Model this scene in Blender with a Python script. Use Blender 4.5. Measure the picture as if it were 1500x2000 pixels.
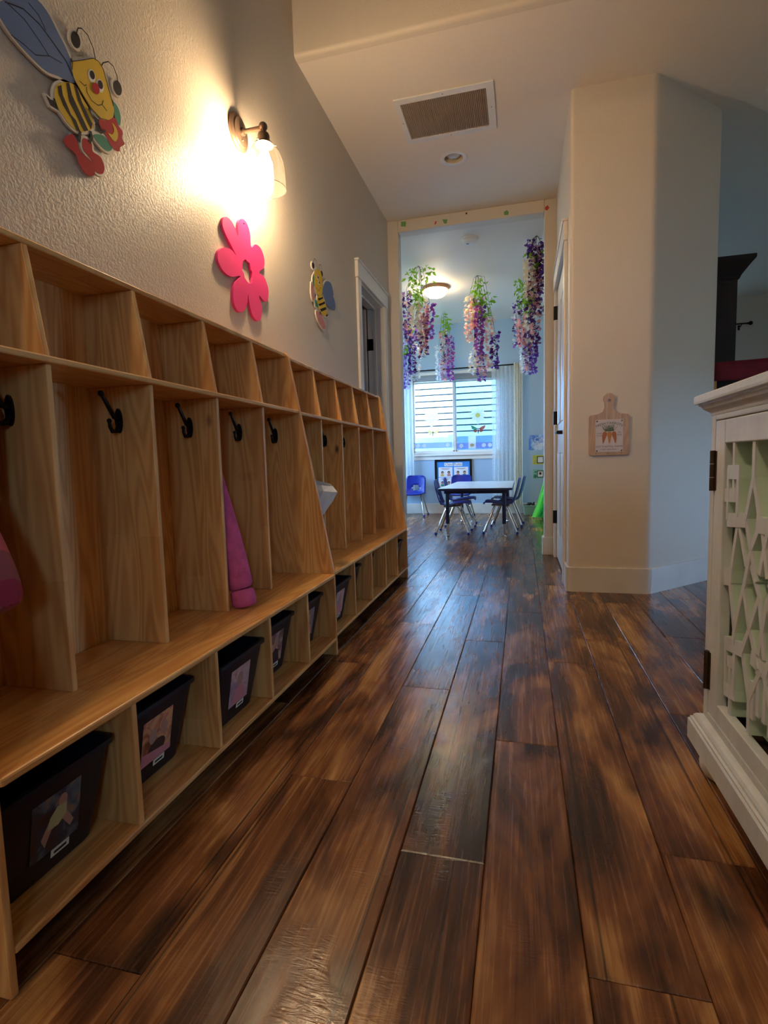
import bpy, bmesh, math, random
from mathutils import Vector, Matrix
from mathutils.geometry import tessellate_polygon
random.seed(7)
for o in list(bpy.data.objects): bpy.data.objects.remove(o)
scene = bpy.context.scene
C = scene.collection
PI = math.pi

# ------------------------------------------------------------------ camera
H, FPX, VPX, VPY, ROLL = .773, 1033.0, 1018.5, 897.0, -.0268
_yd = Vector((VPX-750, VPY-1000, FPX)).normalized()
_hd = Vector((1, ROLL, 0)); _xd = (_hd-_yd*_hd.dot(_yd)).normalized(); _zd = _xd.cross(_yd)
# rows: image axes (right, down, forward) expressed in the world
AX = [Vector((_xd[i], _yd[i], _zd[i])) for i in range(3)]
def at(u, v, x=None, y=None, z=None):
    """point on a known world plane seen at pixel (u, v) of the 1500x2000 frame"""
    d = AX[0]*((u-750)/FPX)+AX[1]*((v-1000)/FPX)+AX[2]
    if x is not None: t = x/d.x
    elif y is not None: t = y/d.y
    else: t = (z-H)/d.z
    return Vector((0, 0, H))+d*t
cam = bpy.data.objects.new('camera', bpy.data.cameras.new('camera')); C.objects.link(cam)
cam.data.sensor_fit = 'VERTICAL'; cam.data.sensor_height = 36; cam.data.lens = 36*FPX/2000
cam.data.clip_start = .02
M = Matrix((AX[0], -AX[1], -AX[2])).transposed().to_4x4(); M.translation = (0, 0, H)
cam.matrix_world = M
scene.camera = cam

# ------------------------------------------------------------------ world and exposure
W = bpy.data.worlds.new('World'); scene.world = W; W.use_nodes = True
bg = W.node_tree.nodes['Background']; bg.inputs[0].default_value = (.31, .60, 1.0, 1); bg.inputs[1].default_value = 9.0
vs = scene.view_settings
vs.view_transform = 'Standard'; vs.look = 'None'; vs.gamma = 1; vs.use_curve_mapping = False
vs.exposure = 1.72
SCONCE, DOME, FILL = 190.0, 24.0, 22.0
def portal(name, loc, rot, sx, sy):
    l = bpy.data.lights.new(name, 'AREA'); l.shape = 'RECTANGLE'; l.size = sx; l.size_y = sy; l.cycles.is_portal = True
    o = bpy.data.objects.new(name, l); C.objects.link(o); o.location = loc; o.rotation_euler = rot
    return o

# ------------------------------------------------------------------ helpers
def lin(h):
    h = h.lstrip('#'); r = []
    for i in (0, 2, 4):
        c = int(h[i:i+2], 16)/255; r.append(c/12.92 if c <= .04045 else ((c+.055)/1.055)**2.4)
    return tuple(r)+(1,)
def new_mat(name):
    m = bpy.data.materials.new(name); m.use_nodes = True; nt = m.node_tree
    return m, nt, nt.nodes['Principled BSDF']
def N(nt, t, **k):
    n = nt.nodes.new(t)
    for a, b in k.items():
        if a.startswith('i_'):
            key = a[2:]; key = int(key) if key.isdigit() else key.replace('_', ' ')
            n.inputs[key].default_value = b
        else: setattr(n, a, b)
    return n
def L(nt, a, ao, b, bi): nt.links.new(a.outputs[ao], b.inputs[bi])
def ramp(nt, stops):
    n = nt.nodes.new('ShaderNodeValToRGB'); e = n.color_ramp.elements
    while len(e) < len(stops): e.new(.5)
    for q, (p, col) in zip(e, stops): q.position = p; q.color = col
    return n
def mat(name, col, rough=.5, metal=0, vary=0, vscale=8, bump=0, bscale=60, emit=0, spec=.5, coat=0):
    m, nt, b = new_mat(name); col = lin(col) if isinstance(col, str) else tuple(col)+((1,) if len(col) == 3 else ())
    b.inputs['Base Color'].default_value = col; b.inputs['Roughness'].default_value = rough
    b.inputs['Metallic'].default_value = metal; b.inputs['Specular IOR Level'].default_value = spec
    b.inputs['Coat Weight'].default_value = coat
    tc = N(nt, 'ShaderNodeTexCoord')
    n = N(nt, 'ShaderNodeTexNoise', i_Scale=vscale, i_Detail=4.0); L(nt, tc, 'Object', n, 'Vector')
    v = vary if vary else .04
    r = ramp(nt, [(.3, tuple(c*(1-v) for c in col[:3])+(1,)), (.7, tuple(min(1, c*(1+v)) for c in col[:3])+(1,))])
    L(nt, n, 'Fac', r, 0); L(nt, r, 0, b, 'Base Color')
    if bump:
        n2 = N(nt, 'ShaderNodeTexNoise', i_Scale=bscale, i_Detail=3.0); L(nt, tc, 'Object', n2, 'Vector')
        bp = N(nt, 'ShaderNodeBump', i_Strength=bump, i_Distance=.003); L(nt, n2, 'Fac', bp, 'Height'); L(nt, bp, 0, b, 'Normal')
    if emit:
        b.inputs['Emission Color'].default_value = col; b.inputs['Emission Strength'].default_value = emit
    return m
def paint(name, col, strength=.35, rough=.42, scale=85):
    m, nt, b = new_mat(name); col = lin(col)
    b.inputs['Base Color'].default_value = col; b.inputs['Roughness'].default_value = rough
    g = N(nt, 'ShaderNodeNewGeometry')
    n = N(nt, 'ShaderNodeTexNoise', i_Scale=scale, i_Detail=3.0, i_Roughness=.55, i_Distortion=.6); L(nt, g, 'Position', n, 'Vector')
    r = ramp(nt, [(.35, (0, 0, 0, 1)), (.65, (1, 1, 1, 1))]); L(nt, n, 'Fac', r, 0)
    bp = N(nt, 'ShaderNodeBump', i_Strength=strength, i_Distance=.003); L(nt, r, 0, bp, 'Height'); L(nt, bp, 0, b, 'Normal')
    return m
def pine(name, axis, light='#f4c076', dark='#c4803e', rough=.38):
    """knotty pine board, grain along axis"""
    m, nt, b = new_mat(name)
    g = N(nt, 'ShaderNodeNewGeometry'); oi = N(nt, 'ShaderNodeObjectInfo')
    off = N(nt, 'ShaderNodeVectorMath', operation='SCALE', i_0=(13.1, 7.7, 3.3)); L(nt, oi, 'Random', off, 'Scale')
    add = N(nt, 'ShaderNodeVectorMath', operation='ADD'); L(nt, g, 'Position', add, 0); L(nt, off, 0, add, 1)
    sc = [9, 9, 9]; sc[axis] = .9
    mp = N(nt, 'ShaderNodeMapping', i_Scale=tuple(sc)); L(nt, add, 0, mp, 'Vector')
    n0 = N(nt, 'ShaderNodeTexNoise', i_Scale=1.0, i_Detail=2.0, i_Distortion=.3); L(nt, mp, 0, n0, 'Vector')
    mul = N(nt, 'ShaderNodeMath', operation='MULTIPLY', i_1=95.0); L(nt, n0, 'Fac', mul, 0)
    sn = N(nt, 'ShaderNodeMath', operation='SINE'); L(nt, mul, 0, sn, 0)
    sc2 = [160, 160, 160]; sc2[axis] = 4
    mp2 = N(nt, 'ShaderNodeMapping', i_Scale=tuple(sc2)); L(nt, add, 0, mp2, 'Vector')
    n1 = N(nt, 'ShaderNodeTexNoise', i_Scale=1.0, i_Detail=3.0); L(nt, mp2, 0, n1, 'Vector')
    # glued staves of slightly different tone
    sc3 = [11.5, 11.5, 11.5]; sc3[axis] = 1.3
    mp3 = N(nt, 'ShaderNodeMapping', i_Scale=tuple(sc3)); L(nt, add, 0, mp3, 'Vector')
    v = N(nt, 'ShaderNodeTexVoronoi', distance='CHEBYCHEV', i_Scale=1.0); v.inputs['Randomness'].default_value = .35; L(nt, mp3, 0, v, 'Vector')
    sep = N(nt, 'ShaderNodeSeparateColor'); L(nt, v, 'Color', sep, 0)
    # sum of terms
    a1 = N(nt, 'ShaderNodeMath', operation='MULTIPLY_ADD', i_1=.18, i_2=.30); L(nt, sn, 0, a1, 0)
    a2 = N(nt, 'ShaderNodeMath', operation='MULTIPLY_ADD', i_1=.22); L(nt, n1, 'Fac', a2, 0); L(nt, a1, 0, a2, 2)
    a3 = N(nt, 'ShaderNodeMath', operation='MULTIPLY_ADD', i_1=.26); L(nt, sep, 0, a3, 0); L(nt, a2, 0, a3, 2)
    r = ramp(nt, [(.1, lin(light)), (.95, lin(dark))]); L(nt, a3, 0, r, 0)
    # knots
    sk = [5.5, 5.5, 5.5]; sk[axis] = 2.6
    mk = N(nt, 'ShaderNodeMapping', i_Scale=tuple(sk)); L(nt, add, 0, mk, 'Vector')
    vk = N(nt, 'ShaderNodeTexVoronoi', i_Scale=1.0); L(nt, mk, 0, vk, 'Vector')
    rk = ramp(nt, [(.02, (1, 1, 1, 1)), (.075, (0, 0, 0, 1))]); L(nt, vk, 'Distance', rk, 0)
    mx = N(nt, 'ShaderNodeMix', data_type='RGBA'); L(nt, rk, 0, mx, 0); L(nt, r, 0, mx, 6); mx.inputs[7].default_value = lin('#6b4022')
    L(nt, mx, 2, b, 'Base Color')
    b.inputs['Roughness'].default_value = rough; b.inputs['Coat Weight'].default_value = .15; b.inputs['Coat Roughness'].default_value = .25
    return m
def floor_mat():
    m, nt, b = new_mat('hickory_plank')
    tc = N(nt, 'ShaderNodeTexCoord'); oi = N(nt, 'ShaderNodeObjectInfo')
    off = N(nt, 'ShaderNodeVectorMath', operation='SCALE', i_0=(17.3, 29.9, 5.1)); L(nt, oi, 'Random', off, 'Scale')
    add = N(nt, 'ShaderNodeVectorMath', operation='ADD'); L(nt, tc, 'Object', add, 0); L(nt, off, 0, add, 1)
    def noise(scale, detail=4.0, dist=0.0, rough=.55):
        mp = N(nt, 'ShaderNodeMapping', i_Scale=scale); L(nt, add, 0, mp, 'Vector')
        n = N(nt, 'ShaderNodeTexNoise', i_Scale=1.0, i_Detail=detail, i_Distortion=dist, i_Roughness=rough); L(nt, mp, 0, n, 'Vector'); return n
    grain = noise((110, 3.0, 40), 5.0, .5, .6)
    broad = noise((8, 2.2, 8), 4.0, .9, .55)
    blot = noise((8, 3.6, 8), 3.0, .3)
    r = ramp(nt, [(.30, lin('#28150b')), (.44, lin('#522f19')), (.57, lin('#7e4e2a')), (.74, lin('#ba8850'))])
    s1 = N(nt, 'ShaderNodeMath', operation='MULTIPLY_ADD', i_1=.40, i_2=-.21); L(nt, grain, 'Fac', s1, 0)
    s2 = N(nt, 'ShaderNodeMath', operation='MULTIPLY_ADD', i_1=.95); L(nt, broad, 'Fac', s2, 0); L(nt, s1, 0, s2, 2)
    s3 = N(nt, 'ShaderNodeMath', operation='MULTIPLY_ADD', i_1=.12); L(nt, oi, 'Random', s3, 0); L(nt, s2, 0, s3, 2)
    L(nt, s3, 0, r, 0)
    # smoky knots
    mp = N(nt, 'ShaderNodeMapping', i_Scale=(6.5, 3.6, 6.5)); L(nt, add, 0, mp, 'Vector')
    nd = N(nt, 'ShaderNodeTexNoise', i_Scale=2.4, i_Detail=3.0); L(nt, mp, 0, nd, 'Vector')
    mixv = N(nt, 'ShaderNodeVectorMath', operation='MULTIPLY_ADD', i_1=(.42, .42, .42)); L(nt, nd, 'Color', mixv, 0); L(nt, mp, 0, mixv, 2)
    vo = N(nt, 'ShaderNodeTexVoronoi', i_Scale=1.0); L(nt, mixv, 0, vo, 'Vector')
    rk = ramp(nt, [(.06, (1, 1, 1, 1)), (.34, (0, 0, 0, 1))]); L(nt, vo, 'Distance', rk, 0)
    kb = N(nt, 'ShaderNodeMath', operation='MULTIPLY'); L(nt, rk, 0, kb, 0)
    rb = ramp(nt, [(.33, (0, 0, 0, 1)), (.47, (1, 1, 1, 1))]); L(nt, blot, 'Fac', rb, 0); L(nt, rb, 0, kb, 1)
    kk = N(nt, 'ShaderNodeMath', operation='MULTIPLY', i_1=.95); L(nt, kb, 0, kk, 0)
    mx = N(nt, 'ShaderNodeMix', data_type='RGBA'); L(nt, kk, 0, mx, 0); L(nt, r, 0, mx, 6); mx.inputs[7].default_value = lin('#1d110a')
    # printed sub-board line at a random offset across the plank
    sx = N(nt, 'ShaderNodeSeparateXYZ'); L(nt, tc, 'Object', sx, 0)
    fr = N(nt, 'ShaderNodeMath', operation='MULTIPLY', i_1=7.31); L(nt, oi, 'Random', fr, 0)
    fr2 = N(nt, 'ShaderNodeMath', operation='FRACT'); L(nt, fr, 0, fr2, 0)
    x0 = N(nt, 'ShaderNodeMath', operation='MULTIPLY_ADD', i_1=.34, i_2=-.17); L(nt, fr2, 0, x0, 0)
    df = N(nt, 'ShaderNodeMath', operation='SUBTRACT'); L(nt, sx, 0, df, 0); L(nt, x0, 0, df, 1)
    ab = N(nt, 'ShaderNodeMath', operation='ABSOLUTE'); L(nt, df, 0, ab, 0)
    rl = ramp(nt, [(.0012, (.85, .85, .85, 1)), (.0042, (0, 0, 0, 1))]); L(nt, ab, 0, rl, 0)
    mx2 = N(nt, 'ShaderNodeMix', data_type='RGBA'); L(nt, rl, 0, mx2, 0); L(nt, mx, 2, mx2, 6); mx2.inputs[7].default_value = lin('#170d07')
    L(nt, mx2, 2, b, 'Base Color')
    # hand scraped relief: ripples in patches plus grain
    wv = noise((26, 130, 20), 2.0, 1.2)
    patch = noise((7, 4.5, 7), 2.0)
    rp = ramp(nt, [(.50, (0, 0, 0, 1)), (.60, (1, 1, 1, 1))]); L(nt, patch, 'Fac', rp, 0)
    wm = N(nt, 'ShaderNodeMath', operation='MULTIPLY'); L(nt, wv, 'Fac', wm, 0); L(nt, rp, 0, wm, 1); wm.operation = 'MULTIPLY'
    hh = N(nt, 'ShaderNodeMath', operation='MULTIPLY_ADD', i_1=.16); L(nt, grain, 'Fac', hh, 0); L(nt, wm, 0, hh, 2)
    und = noise((9, 1.6, 6), 2.0)
    h2 = N(nt, 'ShaderNodeMath', operation='MULTIPLY_ADD', i_1=1.5); L(nt, und, 'Fac', h2, 0); L(nt, hh, 0, h2, 2)
    bp = N(nt, 'ShaderNodeBump', i_Strength=.22, i_Distance=.0035); L(nt, h2, 0, bp, 'Height'); L(nt, bp, 0, b, 'Normal')
    rr = N(nt, 'ShaderNodeMath', operation='MULTIPLY_ADD', i_1=.22, i_2=.15); L(nt, grain, 'Fac', rr, 0); L(nt, rr, 0, b, 'Roughness')
    b.inputs['Specular IOR Level'].default_value = .5
    return m
def glass_mat(name, tint=(1, 1, 1), refl=.06, veil=0, veilcol=(1, 1, 1)):
    """thin clear sheet: lets light straight through, mirrors a little"""
    m = bpy.data.materials.new(name); m.use_nodes = True; nt = m.node_tree; nt.nodes.clear()
    out = N(nt, 'ShaderNodeOutputMaterial'); tr = N(nt, 'ShaderNodeBsdfTransparent'); tr.inputs[0].default_value = tint+(1,)
    gl = N(nt, 'ShaderNodeBsdfGlossy', i_Roughness=.03); lw = N(nt, 'ShaderNodeLayerWeight', i_Blend=.25)
    ml = N(nt, 'ShaderNodeMath', operation='MULTIPLY_ADD', i_1=.55, i_2=refl); L(nt, lw, 'Facing', ml, 0)
    mx = N(nt, 'ShaderNodeMixShader'); L(nt, ml, 0, mx, 0); L(nt, tr, 0, mx, 1); L(nt, gl, 0, mx, 2); last = mx
    if veil:
        df = N(nt, 'ShaderNodeBsdfDiffuse'); df.inputs[0].default_value = veilcol+(1,)
        m2 = N(nt, 'ShaderNodeMixShader'); m2.inputs[0].default_value = veil; L(nt, mx, 0, m2, 1); L(nt, df, 0, m2, 2); last = m2
    L(nt, last, 0, out, 0); return m
def sheer_mat(name, col, clear=.35, fold=0):
    m = bpy.data.materials.new(name); m.use_nodes = True; nt = m.node_tree; nt.nodes.clear(); col = lin(col)
    out = N(nt, 'ShaderNodeOutputMaterial'); tr = N(nt, 'ShaderNodeBsdfTransparent')
    tl = N(nt, 'ShaderNodeBsdfTranslucent'); tl.inputs[0].default_value = col
    df = N(nt, 'ShaderNodeBsdfDiffuse'); df.inputs[0].default_value = col
    tc = N(nt, 'ShaderNodeTexCoord'); nz = N(nt, 'ShaderNodeTexNoise', i_Scale=220.0); L(nt, tc, 'Object', nz, 'Vector')
    a = N(nt, 'ShaderNodeMixShader'); a.inputs[0].default_value = .5; L(nt, tl, 0, a, 1); L(nt, df, 0, a, 2)
    ml = N(nt, 'ShaderNodeMath', operation='MULTIPLY', i_1=2*(1-clear)); L(nt, nz, 'Fac', ml, 0); ml.use_clamp = True
    b = N(nt, 'ShaderNodeMixShader'); L(nt, ml, 0, b, 0); L(nt, tr, 0, b, 1); L(nt, a, 0, b, 2)
    L(nt, b, 0, out, 0); return m

class MB:
    def __init__(s): s.v = []; s.f = []; s.mi = []; s.cur = 0
    def slot(s, i): s.cur = i; return s
    def add(s, vs, fs):
        o = len(s.v); s.v += [tuple(p) for p in vs]
        for f in fs: s.f.append(tuple(i+o for i in f)); s.mi.append(s.cur)
        return s
    def box(s, x0, x1, y0, y1, z0, z1):
        vs = [(x, y, z) for z in (z0, z1) for y in (y0, y1) for x in (x0, x1)]
        return s.add(vs, [(0, 2, 3, 1), (4, 5, 7, 6), (0, 1, 5, 4), (2, 6, 7, 3), (0, 4, 6, 2), (1, 3, 7, 5)])
    def rings(s, R, cap0=True, cap1=True, closed=True):
        n = len(R[0]); vs = [p for r in R for p in r]; fs = []
        for k in range(len(R)-1):
            for i in range(n if closed else n-1):
                j = (i+1) % n; fs.append((k*n+i, k*n+j, (k+1)*n+j, (k+1)*n+i))
        if cap0: fs.append(tuple(range(n-1, -1, -1)))
        if cap1: fs.append(tuple((len(R)-1)*n+i for i in range(n)))
        return s.add(vs, fs)
    def tube(s, path, r, n=8, caps=True):
        P = [Vector(p) for p in path]; rr = r if isinstance(r, (list, tuple)) else [r]*len(P); R = []; ref = None
        for i, p in enumerate(P):
            t = (P[min(i+1, len(P)-1)]-P[max(i-1, 0)])
            t = t.normalized() if t.length > 1e-9 else Vector((0, 0, 1))
            if ref is None: ref = Vector((0, 0, 1)) if abs(t.z) < .9 else Vector((1, 0, 0))
            a = (ref-t*ref.dot(t)).normalized(); b = t.cross(a); ref = a
            R.append([p+(a*math.cos(2*PI*k/n)+b*math.sin(2*PI*k/n))*rr[i] for k in range(n)])
        return s.rings(R, caps, caps)
    def lathe(s, prof, o=(0, 0, 0), axis='z', n=20, caps=True):
        o = Vector(o); R = []
        for r, h in prof:
            ring = []
            for k in range(n):
                a = 2*PI*k/n; c, d = r*math.cos(a), r*math.sin(a)
                ring.append(o+Vector({'z': (c, d, h), 'x': (h, c, d), 'y': (d, h, c)}[axis]))
            R.append(ring)
        return s.rings(R, caps and prof[0][0] > 1e-5, caps and prof[-1][0] > 1e-5)
    def prism(s, outer, fr, d0, d1, holes=()):
        """outline(s) in 2D extruded from depth d0 to d1; fr(a, b, d) -> world"""
        loops = [list(outer)]+[list(h) for h in holes]
        tris = tessellate_polygon([[Vector((a, b, 0)) for a, b in lp] for lp in loops])
        flat = [p for lp in loops for p in lp]; n = len(flat)
        vs = [fr(a, b, d0) for a, b in flat]+[fr(a, b, d1) for a, b in flat]
        fs = [tuple(t) for t in tris]+[tuple(n+i for i in reversed(t)) for t in tris]; o = 0
        for lp in loops:
            m = len(lp); fs += [(o+i, o+(i+1) % m, n+o+(i+1) % m, n+o+i) for i in range(m)]; o += m
        return s.add(vs, fs)
    def grid(s, rows, keep=None):
        n = len(rows[0]); vs = [p for r in rows for p in r]; fs = []
        for i in range(len(rows)-1):
            for j in range(n-1):
                if keep is None or keep(i, j): fs.append((i*n+j, i*n+j+1, (i+1)*n+j+1, (i+1)*n+j))
        return s.add(vs, fs)
    def ball(s, c, r, n=10, m=7, sc=(1, 1, 1)):
        c = Vector(c); R = []
        for i in range(m+1):
            a = PI*i/m; rr = max(r*math.sin(a), 1e-4)
            R.append([c+Vector((rr*math.cos(2*PI*k/n)*sc[0], rr*math.sin(2*PI*k/n)*sc[1], -r*math.cos(a)*sc[2])) for k in range(n)])
        return s.rings(R)
def origin(o):
    v = Vector((0, 0, 0))
    while o: v += o.location; o = o.parent
    return v
def obj(name, mb, mats, parent=None, loc=None, smooth=False, bevel=0, local=False, solid=0, subsurf=0):
    """one mesh object; vertices are given in world coordinates unless local"""
    me = bpy.data.meshes.new(name); base = Vector(loc) if loc is not None else (origin(parent) if parent else Vector((0, 0, 0)))
    if local: base = Vector((0, 0, 0))
    me.from_pydata([Vector(v)-base for v in mb.v], [], mb.f)
    for m in (mats if isinstance(mats, (list, tuple)) else [mats]): me.materials.append(m)
    for p, i in zip(me.polygons, mb.mi): p.material_index = i
    bm = bmesh.new(); bm.from_mesh(me); bmesh.ops.recalc_face_normals(bm, faces=bm.faces); bm.to_mesh(me); bm.free()
    if smooth:
        for p in me.polygons: p.use_smooth = True
        try: me.set_sharp_from_angle(angle=math.radians(42))
        except Exception: pass
    o = bpy.data.objects.new(name, me); C.objects.link(o)
    if loc is not None: o.location = Vector(loc)-(origin(parent) if parent else Vector((0, 0, 0)))
    if parent: o.parent = parent
    if solid: md = o.modifiers.new('solid', 'SOLIDIFY'); md.thickness = solid; md.offset = 0
    if subsurf: md = o.modifiers.new('sub', 'SUBSURF'); md.levels = md.render_levels = subsurf
    if bevel: md = o.modifiers.new('bevel', 'BEVEL'); md.width = bevel; md.segments = 2; md.limit_method = 'ANGLE'; md.angle_limit = math.radians(40)
    return o
def tag(o, label, cat, group=None, kind=None):
    o['label'] = label; o['category'] = cat
    if group: o['group'] = group
    if kind: o['kind'] = kind
    return o
def thing(name, label, cat, loc, group=None, rotz=0):
    o = bpy.data.objects.new(name, None); C.objects.link(o); o.location = loc; o.rotation_euler = (0, 0, rotz); o.empty_display_size = .1
    return tag(o, label, cat, group)
def struct(name, mb, m, parent=None, **k):
    o = obj(name, mb, m, parent, **k)
    if not parent: o['kind'] = 'structure'
    return o
def text(name, body, m, parent, fr, size, depth=.0006, align='CENTER', bend=None, spacing=1.0):
    """flat lettering as mesh; fr(a, b, d) -> world, centred on a = 0"""
    cu = bpy.data.curves.new(name, 'FONT'); cu.body = body; cu.size = size; cu.align_x = align; cu.space_character = spacing; cu.resolution_u = 3
    t = bpy.data.objects.new(name, cu); C.objects.link(t)
    dg = bpy.context.evaluated_depsgraph_get(); me = bpy.data.meshes.new_from_object(t.evaluated_get(dg))
    vs = [v.co.copy() for v in me.vertices]; fs = [tuple(p.vertices) for p in me.polygons]
    bpy.data.objects.remove(t); bpy.data.curves.remove(cu)
    mb = MB(); out = []
    for v in vs:
        a, b = v.x, v.y
        if bend: th = a/bend; rr = bend+b; a, b = rr*math.sin(th), rr*math.cos(th)-bend
        out.append(fr(a, b, depth))
    mb.add(out, fs); o = obj(name, mb, m, parent); bpy.data.meshes.remove(me); return o
def smooth_loop(pts, k=4):
    n = len(pts); out = []
    for i in range(n):
        p0, p1, p2, p3 = (Vector(pts[(i+j-1) % n]) for j in range(4))
        for s in range(k):
            t = s/k; out.append(tuple(.5*((2*p1)+(p2-p0)*t+(2*p0-5*p1+4*p2-p3)*t*t+(3*p1-p0-3*p2+p3)*t**3)))
    return out
def inflate(pts, d):
    n = len(pts); ar = sum(pts[i][0]*pts[(i+1) % n][1]-pts[(i+1) % n][0]*pts[i][1] for i in range(n)); sg = 1 if ar > 0 else -1; out = []
    for i in range(n):
        a, b = Vector(pts[i-1]), Vector(pts[(i+1) % n]); t = (b-a)
        if t.length < 1e-9: out.append(tuple(pts[i])); continue
        t.normalize(); out.append((pts[i][0]+sg*t.y*d, pts[i][1]-sg*t.x*d))
    return out
def ell(cx, cy, rx, ry, rot=0, n=20):
    c, s = math.cos(rot), math.sin(rot)
    return [(cx+rx*math.cos(2*PI*k/n)*c-ry*math.sin(2*PI*k/n)*s, cy+rx*math.cos(2*PI*k/n)*s+ry*math.sin(2*PI*k/n)*c) for k in range(n)]
def stroke(pts, w):
    """outline of a thin bent line"""
    a, b = [], []
    for i, p in enumerate(pts):
        t = (Vector(pts[min(i+1, len(pts)-1)])-Vector(pts[max(i-1, 0)])).normalized(); q = Vector((-t.y, t.x))*w/2
        a.append(tuple(Vector(p)+q)); b.append(tuple(Vector(p)-q))
    return a+b[::-1]
def arc_corner(path, r, n=5):
    """round the inner corners of an open polyline"""
    P = [Vector(p) for p in path]; out = [P[0]]
    for i in range(1, len(P)-1):
        a = (P[i-1]-P[i]).normalized(); b = (P[i+1]-P[i]).normalized(); s, e = P[i]+a*r, P[i]+b*r
        for k in range(n+1):
            t = k/n; out.append(s*(1-t)**2+P[i]*2*t*(1-t)+e*t*t)
    out.append(P[-1]); return out
def offset_path(P, d):
    out = []
    for i, p in enumerate(P):
        if i == 0: t = (P[1]-P[0]).normalized(); n = Vector((-t.y, t.x)); out.append(p+n*d); continue
        if i == len(P)-1: t = (P[-1]-P[-2]).normalized(); n = Vector((-t.y, t.x)); out.append(p+n*d); continue
        t1 = (P[i]-P[i-1]).normalized(); t2 = (P[i+1]-P[i]).normalized(); n = (Vector((-t1.y, t1.x))+Vector((-t2.y, t2.x))).normalized()
        out.append(p+n*d/max(.3, n.dot(Vector((-t1.y, t1.x)))))
    return out

# ------------------------------------------------------------------ materials
m_wall = paint('greige_wall_paint', '#cabdac', .24, .5, 110)
m_wall2 = paint('greige_wall_paint_smooth', '#e0d4c4', .12, .5, 130)
m_ceil = paint('ceiling_paint', '#efe3d5', .12, .6, 130)
m_far = paint('pale_blue_wall_paint', '#a6c2dc', .12, .5, 120)
m_trim = mat('white_trim_paint', '#e2ddd6', .32)
m_door = mat('white_door_paint', '#d9d4cd', .3)
m_black = mat('black_metal', '#17120f', .35, .6)
m_hook = mat('oil_black_hook', '#14100e', .4, .5)
m_floor = floor_mat()
m_sub = mat('subfloor', '#20130b', .8)
pine_v, pine_h = pine('pine_upright', 2), pine('pine_level', 1)
pine_e = pine('pine_edge', 2, '#c8925a', '#a87440', .42)
m_bronze = mat('brushed_bronze', '#6e5a4c', .38, .75)
m_chrome = mat('chrome', '#d5d5d5', .12, 1)
m_blue = mat('blue_plastic', '#132a92', .32)
m_navy = mat('navy_plastic', '#141a45', .35)
m_glass = glass_mat('clear_glass')
m_screen = glass_mat('window_glass_with_screen', (.50, .60, .66), .04, .10, (.35, .5, .55))
m_white = mat('white_plastic', '#e6e4e0', .35)
m_ink = mat('black_print', '#151013', .5)

# ------------------------------------------------------------------ room shell
XW, ZC, YS, YH, YC, X1, X2, YF = -1.063, 2.743, 2.574, 4.419, 3.202, .2625, .687, 7.817
XE, YE = 1.128, 3.643            # end of the slanted wall
XR, YB, ZH, XL = 4.6, -2.4, 3.5, -2.6   # outer limits of the house interior
YH2 = YH+.112; XO0, XO1, ZO = -.975, .1755, 2.649

# floor: a base slab carrying single planks
fl = MB().box(XL-.1, XR+.1, YB-.1, YF+.1, -.12, -.0085)
floor = struct('floor', fl, m_sub)
PW, PL = .166, 1.28
def plank_mesh(w, l):
    g, c, t = .0006, .0022, .0085; mb = MB()
    R = [[(g, g, -t), (w-g, g, -t), (w-g, l-g, -t), (g, l-g, -t)], [(g, g, -.002), (w-g, g, -.002), (w-g, l-g, -.002), (g, l-g, -.002)],
         [(g+c, g+c, 0), (w-g-c, g+c, 0), (w-g-c, l-g-c, 0), (g+c, l-g-c, 0)]]
    mb.rings(R, False, True); me = bpy.data.meshes.new('plank')
    me.from_pydata([(x-w/2, y-l/2, z) for x, y, z in mb.v], [], mb.f); me.materials.append(m_floor); return me
known = {-1: .964, -2: 1.728, 0: 1.430, 2: 1.066, -4: .623, 1: .773, -3: 1.16, -5: .25, 3: .41, 4: 1.28*.9}
pm = {}
k0, k1 = -17, 15
for k in range(k0, k1):
    xa = .095+(k-1)*PW
    ph = known.get(k-0, None)
    ph = known[k] if k in known else random.uniform(0, PL)
    y = ph-PL*math.ceil((ph-.0)/PL)
    ymin, ymax = .25, YF
    if xa < XW-.2: ymin = YH2
    if xa > 1.2: ymin, ymax = .9, 5.2
    while y < ymax:
        a, b = max(y, ymin), min(y+PL, ymax)
        if b-a > .02:
            key = round(b-a, 4)
            if key not in pm: pm[key] = plank_mesh(PW, b-a)
            p = bpy.data.objects.new('plank', pm[key]); C.objects.link(p); p.parent = floor
            p.location = (xa+PW/2, (a+b)/2, 0)
        y += PL
# plain boards where no camera of the hallway looks: behind the camera and in the wings
mb = MB().box(XL, XR, YB, .25, -.0085, -.0005)
mb.box(XL, XW-.22, .25, YH2, -.0085, -.0005).box(2.46, XR, .25, YF, -.0085, -.0005).box(1.2, 2.46, .25, .9, -.0085, -.0005).box(1.2, 2.46, 5.2, YF, -.0085, -.0005)
struct('floor_boards', mb, m_floor, floor)

# left wall with the doorway
DY0, DY1, DZ = 3.53, 4.22, 2.02
mb = MB().box(XW-.11, XW, YB, DY0, 0, ZH).box(XW-.11, XW, DY1, YH2, 0, ZC).box(XW-.11, XW, DY0, DY1, DZ, ZH).box(XW-.11, XW, DY1, YH2, ZC, ZH)
struct('wall_left', mb, m_wall)
# header wall with the wide opening
mb = MB().box(XL, XO0, YH, YH2, 0, ZC).box(XO0, XO1, YH, YH2, ZO, ZC).box(XO1, XE, YH, YH2, 0, ZC)
struct('wall_header', mb, m_wall2, bevel=.008)
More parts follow.
